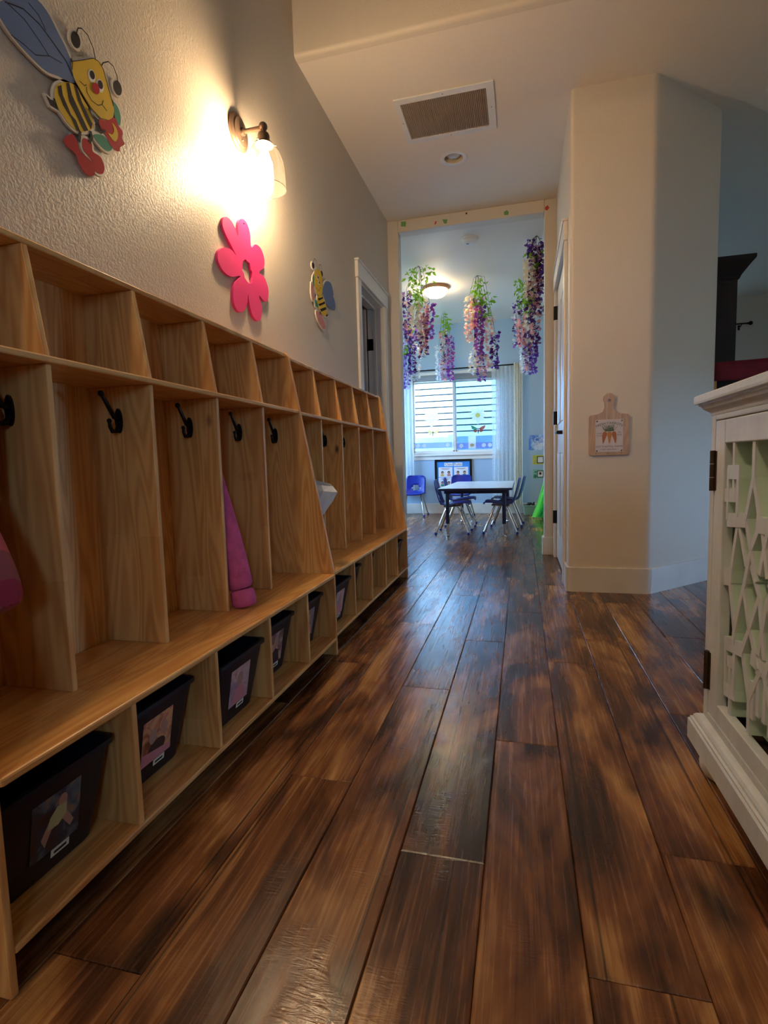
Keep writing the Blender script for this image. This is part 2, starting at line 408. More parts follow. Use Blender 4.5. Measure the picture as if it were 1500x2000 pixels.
# dark side room behind the open door
LY0, LY1, LZ0, LZ1 = 6.0, 7.4, .8, 2.2
mb = MB().box(XL, XW-.11, 2.3, 2.4, 0, ZC).box(XL-.14, XL, 2.3, LY0, 0, ZC).box(XL-.14, XL, LY1, YF+.1, 0, ZC).box(XL-.14, XL, LY0, LY1, 0, LZ0).box(XL-.14, XL, LY0, LY1, LZ1, ZC).box(XL-.1, XW-.11, 2.3, YH, ZC, ZC+.1)
struct('wall_side_room', mb, m_wall2)
# right: wall with door, corner, slanted wall, partition behind
DRY0, DRY1, DRZ = 3.45, 4.30, 2.03
path = arc_corner([(X1, DRY0), (X1, YC), (X2, YC), (XE, YE), (XE, YF)], .022)
def wall_ring(P, th, z0, z1):
    q = offset_path(P, th); lp = [(p.x, p.y) for p in P]+[(p.x, p.y) for p in q[::-1]]
    return MB().prism(lp, lambda a, b, d: (a, b, d), z0, z1)
struct('wall_corner', wall_ring(path, .1, 0, ZC), m_wall2)
mb = MB().box(X1, X1+.1, DRY0, DRY1, DRZ, ZC).box(X1, X1+.1, DRY1, YH, 0, ZC)
struct('wall_right', mb, m_wall2)
# far wall with two windows
WX0, WX1, WZ0, WZ1 = -1.60, -.30, .876, 2.07
V0, V1, VZ0, VZ1 = 1.65, 2.25, .9, 2.0
mb = MB()
for a, b, z0, z1 in ((XL, WX0, 0, ZC), (WX0, WX1, 0, WZ0), (WX0, WX1, WZ1, ZC), (WX1, XE, 0, ZC)): mb.box(a, b, YF, YF+.14, z0, z1)
struct('wall_far', mb, m_far)
mb = MB()
for a, b, z0, z1 in ((XE, V0, 0, ZC), (V0, V1, 0, VZ0), (V0, V1, VZ1, ZC), (V1, XR, 0, ZC)): mb.box(a, b, YF, YF+.14, z0, z1)
struct('wall_living_far', mb, m_wall2)
# outer walls the camera does not look at, with the windows that light the living area
RY0, RY1, RZ0, RZ1 = 3.15, 4.1, .25, 1.2
mb = MB().box(XR, XR+.14, YB, RY0, 0, ZH).box(XR, XR+.14, RY1, YF, 0, ZH).box(XR, XR+.14, RY0, RY1, 0, RZ0).box(XR, XR+.14, RY0, RY1, RZ1, ZH)
struct('wall_living_side', mb, m_wall2)
BX0, BX1, BZ0, BZ1 = .9, 1.5, 1.2, 2.0
mb = MB().box(XL, BX0, YB-.14, YB, 0, ZH).box(BX1, XR, YB-.14, YB, 0, ZH).box(BX0, BX1, YB-.14, YB, 0, BZ0).box(BX0, BX1, YB-.14, YB, BZ1, ZH)
struct('wall_back', mb, m_wall2)
# ceilings and the step between them
CX, CY, CS = -.424, 3.666, .062
mb = MB().box(XL, CX-CS, 2.62, YF, ZC, ZC+.12).box(CX+CS, XR, 2.62, YF, ZC, ZC+.12).box(CX-CS, CX+CS, 2.62, CY-CS, ZC, ZC+.12).box(CX-CS, CX+CS, CY+CS, YF, ZC, ZC+.12)
struct('ceiling', mb, m_ceil)
arc = [(YS+.02-.02*math.cos(t*PI/10), ZC+.02-.02*math.sin(t*PI/10)) for t in range(6)]
mb = MB().prism([(YS, ZH)]+arc+[(2.62, ZC), (2.62, ZH)], lambda a, b, d: (d, a, b), XW, XR)
struct('wall_soffit', mb, m_wall2, smooth=True)
struct('ceiling_raised', MB().box(XW-.11, XR, YB, 2.62, ZH, ZH+.1), m_ceil)

# baseboards
BH = .142
def board_run(name, pts, th=.014):
    P = [Vector(p) for p in pts]
    o = struct(name, wall_ring(P, -th, 0, BH), m_trim, bevel=.004); return o
board_run('baseboard_corner', arc_corner([(X1, 3.365), (X1, YC), (X2, YC), (XE, YE)], .022))
board_run('baseboard_header', [(XO1, YH2), (XO1, YH), (X1-.002, YH)])
struct('baseboard_far', MB().box(XL, XE, YF-.014, YF, 0, .15), m_trim, bevel=.004)

# left door: casing, jamb, open leaf with hinge
def casing(name, x, sgn, y0, y1, ztop, w=.075, th=.018):
    """flat door trim on a wall at x, standing out by th in direction sgn"""
    a, b = sorted((x, x+sgn*th)); o = struct(name, MB().box(a, b, y0-w, y0, 0, ztop), m_trim, bevel=.003)
    struct('upright', MB().box(a, b, y1, y1+w, 0, ztop), m_trim, o, bevel=.003)
    a2, b2 = sorted((x, x+sgn*(th+.006)))
    struct('head_board', MB().box(a2, b2, y0-w-.012, y1+w+.012, ztop, ztop+.105), m_trim, o, bevel=.003)
    a3, b3 = sorted((x, x+sgn*(th+.014)))
    struct('head_cap', MB().box(a3, b3, y0-w-.02, y1+w+.02, ztop+.105, ztop+.118), m_trim, o, bevel=.003)
    return o
casing('trim_1', XW, 1, DY0+.03, DY1-.03, DZ-.015)
mb = MB().box(XW-.13, XW, DY0, DY0+.022, 0, DZ).box(XW-.13, XW, DY1-.022, DY1, 0, DZ).box(XW-.13, XW, DY0, DY1, DZ-.022, DZ)
mb.box(XW-.075, XW-.06, DY1-.034, DY1-.022, 0, DZ-.022).box(XW-.075, XW-.06, DY0+.022, DY1-.022, DZ-.034, DZ-.022)
jm = struct('trim_2', mb, m_trim)
d1 = struct('door_1', MB().box(XW-.13-.66, XW-.135, DY1-.066, DY1-.03, .008, DZ-.03), m_door, bevel=.002)
for z in (.28, 1.05, 1.72):
    struct('hinge', MB().box(XW-.128, XW-.085, DY1-.026, DY1-.020, z-.045, z+.045).tube([(XW-.131, DY1-.028, z-.047), (XW-.131, DY1-.028, z+.047)], .006), m_black, d1)
for (a, b, c, d) in ((.10, .60, .2, .85), (.10, .60, 1.0, 1.85)):
    struct('panel', MB().box(XW-.135-b, XW-.135-a, DY1-.069, DY1-.066, c, d), m_door, d1, bevel=.0015)

# right door: casing, leaf with four raised panels, hinges, lever
casing('trim_3', X1, -1, DRY0, DRY1, DRZ, .078)
dx = X1+.004
d2 = struct('door_2', MB().box(dx, dx+.036, DRY0+.004, DRY1-.004, .012, DRZ-.004), m_door)
for (a, b) in ((DRY0+.10, DRY0+.385), (DRY0+.465, DRY1-.10)):
    for (c, d) in ((.22, .82), (1.02, 1.86)):
        R = [[(dx-h, a+i, c+i), (dx-h, b-i, c+i), (dx-h, b-i, d-i), (dx-h, a+i, d-i)] for h, i in ((0, 0), (.006, .006), (.001, .018), (.005, .045))]
        struct('panel', MB().rings(R, False, True), m_door, d2)
for z in (.32, 1.08, 1.86):
    struct('hinge', MB().box(X1-.020, X1+.01, DRY1-.004, DRY1+.004, z-.05, z+.05).tube([(X1-.019, DRY1+.004, z-.05), (X1-.019, DRY1+.004, z+.05)], .008), m_black, d2)
hz, hy = .935, DRY0+.07
mb = MB().lathe([(.028, 0), (.028, -.008), (.012, -.01), (.012, -.045)], (dx, hy, hz), 'x', 16)
mb.tube([(dx-.045, hy-.012, hz), (dx-.048, hy+.03, hz), (dx-.05, hy+.11, hz+.002)], [.011, .009, .008], 8)
struct('handle', mb, m_black, d2, smooth=True)

# ------------------------------------------------------------------ windows and the outside
def window(name, ax, a0, a1, z0, z1, w, side, slider=True, panes=(None, None)):
    """framed glass set in a wall; ax 'y': wall plane y = w, ax 'x': wall plane x = w; side: outward direction"""
    def bx(mb, a, b, d0, d1, c, d):
        p0, p1 = sorted((w+side*d0, w+side*d1))
        return mb.box(a, b, p0, p1, c, d) if ax == 'y' else mb.box(p0, p1, a, b, c, d)
    f = .035; mb = MB()
    bx(mb, a0, a1, .03, .1, z0, z0+f); bx(mb, a0, a1, .03, .1, z1-f, z1); bx(mb, a0, a0+f, .03, .1, z0, z1); bx(mb, a1-f, a1, .03, .1, z0, z1)
    o = struct(name, mb, m_trim, bevel=.003)
    mid = (a0+a1)/2
    for i, (a, b) in enumerate(((a0+f, mid), (mid, a1-f))):
        d = .05+.025*i; g = .024; mb = MB()
        bx(mb, a, b, d, d+.022, z0+f, z0+f+g); bx(mb, a, b, d, d+.022, z1-f-g, z1-f)
        bx(mb, a if i == 0 else a-g/2, a+g, d, d+.022, z0+f, z1-f); bx(mb, b-g, b+(g/2 if i == 0 else 0), d, d+.022, z0+f, z1-f)
        s = struct('sash', mb, m_trim, o, bevel=.002)
        struct('pane', bx(MB(), a+g, b-g, d+.009, d+.012, z0+f+g, z1-f-g), panes[i] or m_glass, s)
    mb = MB(); bx(mb, a0-.05, a1+.05, -.035, .03, z0-.022, z0); struct('sill', mb, m_trim, o, bevel=.004)
    mb = MB(); bx(mb, a0-.03, a1+.03, -.014, 0, z0-.08, z0-.022); struct('apron', mb, m_trim, o, bevel=.003)
    return o
window('window_1', 'y', WX0, WX1, WZ0, WZ1, YF, 1, panes=(None, m_screen))
window('window_2', 'y', V0, V1, VZ0, VZ1, YF, 1)
window('window_3', 'x', RY0, RY1, RZ0, RZ1, XR, 1)
window('window_4', 'y', BX0, BX1, BZ0, BZ1, YB, -1)
window('added_window', 'x', LY0, LY1, LZ0, LZ1, XL, -1)  # unseen window, added to bring more daylight into the far room
portal('added_daylight', (XL-.13, (LY0+LY1)/2, (LZ0+LZ1)/2), (0, -PI/2, 0), LZ1-LZ0, LY1-LY0)
portal('daylight_1', ((WX0+WX1)/2, YF+.13, (WZ0+WZ1)/2), (-PI/2, 0, 0), WX1-WX0, WZ1-WZ0)
portal('daylight_2', ((V0+V1)/2, YF+.13, (VZ0+VZ1)/2), (-PI/2, 0, 0), V1-V0, VZ1-VZ0)
portal('daylight_3', (XR+.13, (RY0+RY1)/2, (RZ0+RZ1)/2), (0, PI/2, 0), RZ1-RZ0, RY1-RY0)
portal('daylight_4', ((BX0+BX1)/2, YB-.13, (BZ0+BZ1)/2), (PI/2, 0, 0), BX1-BX0, BZ1-BZ0)

struct('ground', MB().box(-30, 30, -25, 30, -.3, -.14), mat('lawn', '#8d9a86', .9, vary=.2))
m_siding = mat('white_lap_siding', '#f2f4f4', .5)
hs = thing('neighbour_house', 'white lap-sided neighbouring house outside the window behind the table', 'house', (-1.2, 10.6, -.14))
obj('wall_core', MB().box(-5, 2.5, 9.76, 11.4, -.14, 4.2), mat('painted_lap_shadow', '#0c1014', .8), hs)  # near-black core paints the shadow lines between the siding boards
e = .112; sm = None
for i in range(36):
    z = .2+i*e
    if sm is None:
        b0 = MB().prism([(9.722, 0), (9.76, 0), (9.76, e-.023), (9.735, e-.023)], lambda a, b, d: (d, a, b), -5, 2.5)
        s0 = obj('siding_board', b0, m_siding, hs); s0.location = (-hs.location.x+hs.location.x, 0, 0); sm = s0; s0.location.z = z
    else:
        s = sm.copy(); C.objects.link(s); s.parent = hs; s.location.z = z
m_fence = mat('grey_weathered_fence', '#8b93a6', .8, vary=.15)
fn = thing('garden_fence', 'low grey board fence in front of the white siding', 'fence', (-1.2, 9.35, -.14))
for z0, z1 in ((-.14, .72), (.735, .885), (.90, 1.05), (1.065, 1.20)):
    obj('fence_board', MB().box(-4, 2, 9.33, 9.35, z0, z1), m_fence, fn)
for x in (-3, -1.25, .5): obj('post', MB().box(x, x+.09, 9.35, 9.44, -.14, 1.24), m_fence, fn)

# stickers on the window panes
def fw(d=0): return lambda a, b, k: (a, YF+.055+d-k, b)
def sticker(name, label, cat, shapes, d=0, group=None):
    root = None
    for i, (nm, outl, m) in enumerate(shapes):
        mb = MB().prism(outl, fw(d), .0005*i, .0005*(i+1))
        if root is None:
            c = sum((Vector((a, b)) for a, b in outl), Vector((0, 0)))/len(outl)
            root = thing(name, label, cat, (c.x, YF+.05, c.y), group)
        obj(nm, mb, m, root)
    return root
def spot(u, v): p = at(u, v, y=YF+.06); return p.x, p.z
s_white = sheer_mat('white_window_cling', '#fbfbf6', .05); s_yel = sheer_mat('yellow_cling', '#f0e27a', .1); s_red = sheer_mat('coral_cling', '#d06a50', .1)
s_grn = sheer_mat('green_cling', '#5c9c6a', .1); s_dk = sheer_mat('brown_cling', '#6a5a50', .1); s_lil = sheer_mat('lilac_band', '#a3acd8', .2); s_org = sheer_mat('peach_cling', '#f0d49a', .15)
for (u, v, lab) in ((843, 817, 'all-white daisy cling on the clear window pane'), (933, 811, 'white daisy cling with yellow centre on the screened window pane')):
    cx, cz = spot(u, v); sh = []
    for k in range(8): a = 2*PI*k/8; sh.append(('petal', ell(cx+.075*math.cos(a), cz+.075*math.sin(a), .052, .03, a, 14), s_white))
    sh.append(('centre', ell(cx, cz, .034, .034), s_yel if u > 900 else s_white))
    sticker('daisy_sticker', lab, 'sticker', sh, -.012 if u < 900 else .012)
for (u, v, lab, m1, m2) in ((846, 846, 'pale orange dragonfly cling on the clear pane', s_org, s_org), (934, 840, 'red and green butterfly cling on the screened pane', s_grn, s_red)):
    cx, cz = spot(u, v); sh = [('body', ell(cx, cz-.01, .008, .05), s_dk)]
    for sx, m in ((-1, m1), (1, m2)):
        sh.append(('wing', [(cx, cz+.02), (cx+sx*.05, cz+.05), (cx+sx*.11, cz+.075), (cx+sx*.09, cz+.02), (cx+sx*.04, cz-.01)], m))
        sh.append(('wing', [(cx, cz), (cx+sx*.05, cz), (cx+sx*.07, cz-.02), (cx+sx*.035, cz-.035)], m2))
    sticker('butterfly_sticker', lab, 'sticker', sh, -.012 if u < 900 else .012)
for (u0, u1, d, lab, dots) in ((806, 884, -.012, 'lilac border strip with white dots on the clear pane', (807, 817, 829, 875)), (892, 962, .012, 'lilac border strip with white dots on the screened pane', (901, 945, 957))):
    a = spot(u0, 872); b = spot(u1, 868); z = (a[1]+b[1])/2
    sh = [('band', [(a[0], z-.042), (b[0], z-.042), (b[0], z+.042), (a[0], z+.042)], s_lil)]
    for u in dots: c = spot(u, 870); sh.append(('dot', ell(max(c[0], a[0]+.03), z, .03, .03, 0, 16), s_white))
    sticker('border_strip', lab, 'sticker', sh, d-.006)
c = spot(922, 864); sticker('card_sticker', 'white rectangular card stuck at the foot of the screened pane', 'sticker', [('card', [(c[0]-.055, c[1]-.09), (c[0]+.055, c[1]-.09), (c[0]+.055, c[1]+.09), (c[0]-.055, c[1]+.09)], s_white), ('print', ell(c[0], c[1]-.04, .03, .022), s_org)], .004)

# raised blind, curtain rod and sheers
bl = thing('window_blind', 'pale slatted blind pulled up to the head of the window', 'blind', (-.95, YF-.03, WZ1-.16))
obj('headrail', MB().box(WX0+.01, WX1-.01, YF-.045, YF+.02, WZ1-.045, WZ1), m_trim, bl, bevel=.003)
for i in range(9): obj('slat', MB().box(WX0+.015, WX1-.015, YF-.04, YF+.015, WZ1-.055-i*.0095, WZ1-.051-i*.0095), mat('blind_slat', '#aaa69e', .5) if i == 0 else bpy.data.materials['blind_slat'], bl)
obj('bottom_rail', MB().box(WX0+.012, WX1-.012, YF-.042, YF+.017, WZ1-.16, WZ1-.14), bpy.data.materials['blind_slat'], bl, bevel=.003)
ra, rb = at(786, 733, y=YF-.09), at(1023, 704, y=YF-.09)
zr = (ra.z+rb.z)/2
def rod(label, x0, x1, z, ys, fin=True):
    r = thing('curtain_rod', label, 'curtain rod', ((x0+x1)/2, ys, z))
    obj('pole', MB().tube([(x0, ys, z), (x1, ys, z)], .009), m_black, r, smooth=True)
    for x in (x0+.06, x1-.06): obj('bracket', MB().tube([(x, ys, z-.012), (x, ys+.04, z-.03), (x, YF, z-.03)], .006).box(x-.012, x+.012, YF-.006, YF, z-.06, z), m_black, r)
    for x, s in ((x0, -1), (x1, 1)): obj('finial', MB().lathe([(.009, 0), (.014, .008*s), (.011, .014*s), (.024, .03*s), (.026, .042*s), (.018, .058*s), (0, .064*s)], (x, ys, z), 'x', 12), m_black, r, smooth=True)
    return r
rod('thin black curtain rod above the window with sheer curtains', ra.x-.03, rb.x, zr, YF-.09)
m_sheer = sheer_mat('sheer_voile', '#f4f6f4', .42); m_sheer2 = sheer_mat('cream_voile', '#f3ead6', .10)
def curtain(label, x0, x1, z0, z1, ys, folds, m, m2=None, tie=0):
    rows = []; n = folds*10
    for j in range(13):
        t = j/12; z = z1+(z0-z1)*t; row = []
        for i in range(n+1):
            s = i/n; sq = 1-tie*t; x = x0+(x1-x0)*s*sq
            row.append((x, ys+.022*math.sin(s*folds*2*PI+.6*math.sin(5*s))*(.7+.5*t)+.006*math.sin(9*s+3*t), z))
        rows.append(row)
    c = thing('sheer_curtain', label, 'curtain', ((x0+x1)/2, ys, z0))
    obj('cloth', MB().grid(rows), m, c, smooth=True)
    obj('header_tape', MB().grid([[(p[0], p[1]-.002, p[2]+.015) for p in rows[0]], [(p[0], p[1]-.002, p[2]-.05) for p in rows[0]]]), m2 or m, c, smooth=True)
    return c
a = at(788, 735, y=YF-.09); b = at(808, 900, y=YF-.09)
curtain('white sheer curtain at the window side near the lone blue chair', a.x-.06, b.x+.01, .30, zr, YF-.09, 4, m_sheer)
a = at(960, 712, y=YF-.09); b = at(1003, 712, y=YF-.09); d = at(1022, 712, y=YF-.09)
curtain('white sheer curtain letting the bright window glow through', a.x, b.x+.02, .16, zr, YF-.07, 6, m_sheer)
curtain('cream curtain gathered beside the calming poster', b.x, d.x-.01, .14, zr, YF-.13, 4, m_sheer2)

# ------------------------------------------------------------------ coat lockers
LL, LD, TH = 1.437, .318, .013
def locker(label, xf, y0, hooks):
    t = thing('coat_locker', label, 'locker', (xf-LD/2, y0+LL/2, 0), 'pine coat lockers along the wall')
    X = lambda d: xf-d
    prof = [(0, 0), (0, .345), (.006, .375), (.160, 1.200), (.172, 1.216), (LD, 1.216), (LD, 0)]
    for y in (y0, y0+LL-TH): obj('side_panel', MB().prism([(X(a), b) for a, b in prof], lambda a, b, d: (a, d, b), y, y+TH), pine_v, t, bevel=.003)
    ya, yb = y0+TH, y0+LL-TH
    obj('top_board', MB().box(X(LD), X(.170), ya, yb, 1.198, 1.211), pine_h, t, bevel=.003)
    obj('hat_shelf', MB().box(X(LD-.006), X(.124), ya, yb, .976, .989), pine_h, t, bevel=.003)
    obj('bench', MB().box(X(LD-.006), X(-.004), ya, yb, .322, .336), pine_h, t, bevel=.004)
    obj('bottom_shelf', MB().box(X(LD-.006), X(0), ya, yb, .062, .075), pine_h, t, bevel=.003)
    obj('back_panel', MB().box(X(LD), X(LD-.006), ya, yb, .062, 1.198), pine_v, t)
    p = LL/5
    for k in range(1, 5):
        y = y0+p*k
        obj('hanging_divider', MB().box(X(LD-.006), X(.137), y-TH/2, y+TH/2, .336, .976), pine_v, t, bevel=.002)
        obj('upper_divider', MB().prism([(X(.138), .989), (X(.170), 1.198), (X(LD-.006), 1.198), (X(LD-.006), .989)], lambda a, b, d: (a, d, b), y-TH/2, y+TH/2), pine_v, t, bevel=.002)
        obj('cubby_divider', MB().box(X(LD-.006), X(.001), y-TH/2, y+TH/2, .075, .322), pine_v, t, bevel=.002)
    for k in range(1, 6):
        if k not in hooks: continue
        y = y0+p*k-(TH/2 if k < 5 else TH); x, z = X(.229), .893
        mb = MB().prism(ell(x, z, .010, .03, 0, 16), lambda a, b, d: (a, d, b), y-.005, y)
        mb.tube([(x, y-.003, z+.004), (x, y-.018, z+.008), (x, y-.034, z+.032), (x, y-.052, z+.058)], [.006, .0055, .005, .0045], 8)
        mb.ball((x, y-.054, z+.060), .0075, 8, 6)
        mb.tube([(x, y-.003, z-.012), (x, y-.014, z-.026), (x, y-.026, z-.027), (x, y-.033, z-.016), (x, y-.034, z-.004)], [.006, .0055, .005, .0045, .004], 8)
        mb.ball((x, y-.034, z-.002), .006, 8, 6)
        obj('coat_hook', mb, m_hook, t, smooth=True)
    return t
XF1, Y1L, XF2, Y2L = -.726, .542, -.741, 1.995
locker('pine coat locker holding the pink sweater and plaid jacket', XF1, Y1L, (1, 2, 3, 4, 5))
locker('pine coat locker beside the open doorway with a white bag inside', XF2, Y2L, (1, 2, 3, 4, 5))

# bins in the bottom cubbies
m_bin = mat('dark_navy_bin_plastic', '#11131f', .42, spec=.4)
def photo_mat(name, cols, scale):
    m, nt, b = new_mat(name); tc = N(nt, 'ShaderNodeTexCoord'); n = N(nt, 'ShaderNodeTexNoise', i_Scale=scale, i_Detail=2.0, i_Distortion=.8); L(nt, tc, 'Object', n, 'Vector')
    r = ramp(nt, [(.32+.36*i/(len(cols)-1), lin(c)) for i, c in enumerate(cols)]); L(nt, n, 'Fac', r, 0); L(nt, r, 0, b, 'Base Color'); b.inputs['Roughness'].default_value = .3; return m
PH = [photo_mat('print_outdoor', ['#3b2420', '#2c3646', '#5d6a72', '#a0703c'], 22), photo_mat('print_play', ['#7a3f26', '#b5674e', '#d8a070', '#c86a64'], 26),
      photo_mat('print_portrait', ['#9a7a86', '#b89098', '#c9a49c', '#8a6a72'], 24), photo_mat('print_room', ['#b88a84', '#caa49a', '#6a4a4c', '#9a6a68'], 24), photo_mat('print_dim', ['#54464c', '#7d6a6c', '#93807c', '#4a4a5c'], 24)]
m_skin = mat('printed_skin', '#b48672', .35); m_shirt = mat('printed_shirt', '#b8b27e', .35); m_pr_dark = mat('printed_dark', '#33262a', .35); m_tag = mat('cream_name_tag', '#ddd6c2', .5)
m_cloth_pink = mat('printed_pink', '#cc7f86', .35)
def rrect(x0, x1, y0, y1, r, z, n=3):
    out = []
    for cx, cy, a0 in ((x1-r, y1-r, 0), (x0+r, y1-r, 90), (x0+r, y0+r, 180), (x1-r, y0+r, 270)):
        for k in range(n+1): a = math.radians(a0+90*k/n); out.append((cx+r*math.cos(a), cy+r*math.sin(a), z))
    return out
def storage_bin(label, xb, yr, pic, group):
    """xb: front edge at the foot, yr: far edge at the foot"""
    w, dp, h, z0 = .185, .185, .19, .0755; y0 = yr-w; tp = .026
    t = thing('storage_bin', label, 'storage bin', (xb-dp/2, y0+w/2, z0), group)
    def ring(k, z, ins=0): e = tp*k-ins; return rrect(xb-dp-e*.4, xb+e*1.25, y0-e, yr+e, .016, z)
    obj('tub', MB().rings([ring(0, z0, .004), ring(0, z0+.006), ring(1, z0+h-.012), ring(1.25, z0+h-.010), ring(1.25, z0+h), ring(1.0, z0+h, .001), ring(.05, z0+.006, .004)], True, True), m_bin, t, smooth=True)
    # sloping front face frame: s across (to the far side), q up the face
    yc = (y0+yr)/2+.0; sl = tp*1.25/h
    def fr(a, b, d): zz = z0+b; return (xb+sl*b+.0012+d, yc+a, zz)
    ph = obj('photo', MB().prism([(-.05, .045), (.05, .045), (.05, .15), (-.05, .15)], fr, 0, .0008), PH[pic % 5], t)
    if pic == 0:
        obj('picture_shape', MB().prism(ell(.012, .128, .009, .012), fr, .0008, .0011).prism([(-.03, .078), (-.022, .06), (-.01, .085), (.012, .092), (.03, .066), (.038, .074), (.02, .105), (-.012, .108)], fr, .0008, .0011), m_skin, ph)
        obj('picture_shape', MB().prism([(-.018, .088), (.004, .086), (.02, .098), (.02, .12), (0, .122), (-.014, .108)], fr, .0011, .0014), m_shirt, ph)
    elif pic == 1:
        obj('picture_shape', MB().prism(ell(.0, .072, .03, .02, .2), fr, .0008, .0011), m_pr_dark, ph)
        obj('picture_shape', MB().prism(ell(-.015, .105, .013, .018), fr, .0008, .0011).prism(ell(.022, .11, .012, .016), fr, .0008, .0011), m_skin, ph)
        obj('picture_shape', MB().prism([(-.05, .045), (.05, .045), (.05, .06), (-.05, .075)], fr, .0011, .0014), m_cloth_pink, ph)
    else:
        obj('picture_shape', MB().prism(ell(0, .115, .015, .019), fr, .0008, .0011), m_skin, ph)
        obj('picture_shape', MB().prism([(-.035, .046), (.035, .046), (.024, .085), (0, .098), (-.022, .085)], fr, .0008, .0011), m_cloth_pink if pic % 2 == 0 else m_pr_dark, ph)
    tg = obj('name_tag', MB().prism([(-.008, .03), (.03, .03), (.03, .044), (-.008, .044)], fr, .0008, .0016), m_tag, t)
    obj('printed_name', MB().prism([(-.002, .034), (.024, .034), (.024, .039), (-.002, .039)], fr, .0016, .0019), m_ink, tg)
    return t
g1 = 'navy bins in the cubbies under the lockers'
p = LL/5
for k, (xb, yr, pic, lab) in enumerate(((-.80, .782, 0, 'navy bin with a photo of a seated child, below the plaid jacket'), (-.815, 1.065, 1, 'navy bin with a warm photo of two children, second from the plaid jacket'),
        (-.778, 1.362, 2, 'navy bin with a pale portrait photo, third along from the plaid jacket'), (-.808, 1.645, 3, 'navy bin with a pinkish photo, under the pink sweater'), (-.806, 1.92, 4, 'navy bin with a dim photo, in the last cubby before the second locker'))):
    storage_bin(lab, xb, yr, pic, g1)
for k, (xb, off, lab) in enumerate(((-.79, .238, 'navy bin under the white bag, first in the far locker'), (-.90, .238, 'navy bin pushed back in the second cubby of the far locker'), (-.915, .238, 'navy bin pushed deep into the third cubby of the far locker'), (-.80, .225, 'navy bin in the end cubby next to the doorway'))):
    kk = (0, 1, 2, 4)[k]
    storage_bin(lab, max(xb, XF2-LD+.006+.235), Y2L+p*kk+off, 2+k, g1) if xb > -.85 else storage_bin(lab, xb+.07, Y2L+p*kk+off, 2+k, g1)

# ------------------------------------------------------------------ clothes and bag in the lockers
def loft(secs, n=16):
    """sections: (centre, half width vec, half depth vec)"""
    R = []
    for c, a, b in secs:
        c, a, b = Vector(c), Vector(a), Vector(b); R.append([c+a*math.cos(2*PI*k/n)+b*math.sin(2*PI*k/n) for k in range(n)])
    return R
def ruffle(R, amp, seed):
    rnd = random.Random(seed); ph = [rnd.uniform(0, 6) for _ in range(6)]; out = []
    for j, r in enumerate(R):
        c = sum((Vector(p) for p in r), Vector((0, 0, 0)))/len(r); q = []
        for k, p in enumerate(r):
            s = 1+amp*(math.sin(k*1.9+ph[0]+j*.35)+.6*math.sin(k*3.1+ph[1]-j*.5)+.5*math.sin(j*1.3+k*.7+ph[2])); q.append(c+(Vector(p)-c)*s)
        out.append(q)
    return out
m_pink = mat('magenta_fleece', '#c25488', .85, vary=.18, vscale=40, bump=.4, bscale=300)
y3 = Y1L+p*3+TH/2
sw = thing('sweater', 'magenta fleece sweater with its sleeve hanging down to the bench', 'sweater', (-.93, y3+.04, .336))
sl = [((-.955, y3+.033, .90), .016, .022), ((-.940, y3+.034, .85), .026, .028), ((-.925, y3+.035, .76), .034, .03), ((-.903, y3+.035, .66), .040, .03), ((-.883, y3+.036, .57), .044, .031), ((-.862, y3+.036, .48), .046, .031), ((-.847, y3+.036, .42), .045, .030), ((-.842, y3+.036, .392), .042, .029)]
obj('sleeve', MB().rings(ruffle(loft([(c, (a, 0, .012), (0, b, 0)) for c, a, b in sl]), .085, 3)), m_pink, sw, smooth=True, subsurf=1)
cf = [((-.842, y3+.036, .398), .038, .027), ((-.838, y3+.036, .385), .040, .028), ((-.834, y3+.036, .355), .041, .028), ((-.832, y3+.036, .338), .039, .026)]
obj('cuff', MB().rings(ruffle(loft([(c, (a, 0, .008), (0, b, 0)) for c, a, b in cf]), .025, 5)), m_pink, sw, smooth=True, subsurf=1)
bd = [((-.985, y3+.04, .925), .03, .03), ((-.985, y3+.04, .88), .038, .034), ((-.985, y3+.042, .70), .040, .034), ((-.985, y3+.042, .52), .042, .034), ((-.983, y3+.042, .44), .043, .033)]
obj('body', MB().rings(ruffle(loft([(c, (a, 0, 0), (0, b, 0)) for c, a, b in bd]), .04, 8)), m_pink, sw, smooth=True, subsurf=1)
# plaid jacket
m_pl, nt, b = new_mat('pink_black_plaid'); g = N(nt, 'ShaderNodeTexCoord'); mp = N(nt, 'ShaderNodeMapping', i_Rotation=(.35, .5, .4), i_Scale=(1, 1, 1)); L(nt, g, 'Object', mp, 'Vector')
ck = N(nt, 'ShaderNodeTexChecker', i_Scale=20.0); L(nt, mp, 0, ck, 'Vector'); ck.inputs[1].default_value = lin('#c0455c'); ck.inputs[2].default_value = lin('#2a1420')
ck2 = N(nt, 'ShaderNodeTexChecker', i_Scale=10.0); L(nt, mp, 0, ck2, 'Vector'); ck2.inputs[1].default_value = lin('#d8777a'); ck2.inputs[2].default_value = lin('#7a1f48')
mx = N(nt, 'ShaderNodeMix', data_type='RGBA'); mx.inputs[0].default_value = .5; L(nt, ck, 0, mx, 6); L(nt, ck2, 0, mx, 7); L(nt, mx, 2, b, 'Base Color'); b.inputs['Roughness'].default_value = .9
pj = thing('plaid_jacket', 'pink and black plaid jacket hanging in the end section of the locker', 'jacket', (-.93, .69, .53))
bd = [((-.975, .785, .92), .025, .018), ((-.975, .755, .86), .04, .035), ((-.972, .73, .74), .05, .042), ((-.968, .71, .62), .055, .045), ((-.966, .70, .55), .057, .045), ((-.965, .698, .535), .055, .043)]
obj('body', MB().rings(ruffle(loft([(c, (a, 0, 0), (0, b, 0)) for c, a, b in bd], 20), .05, 11)), m_pl, pj, smooth=True, subsurf=1)
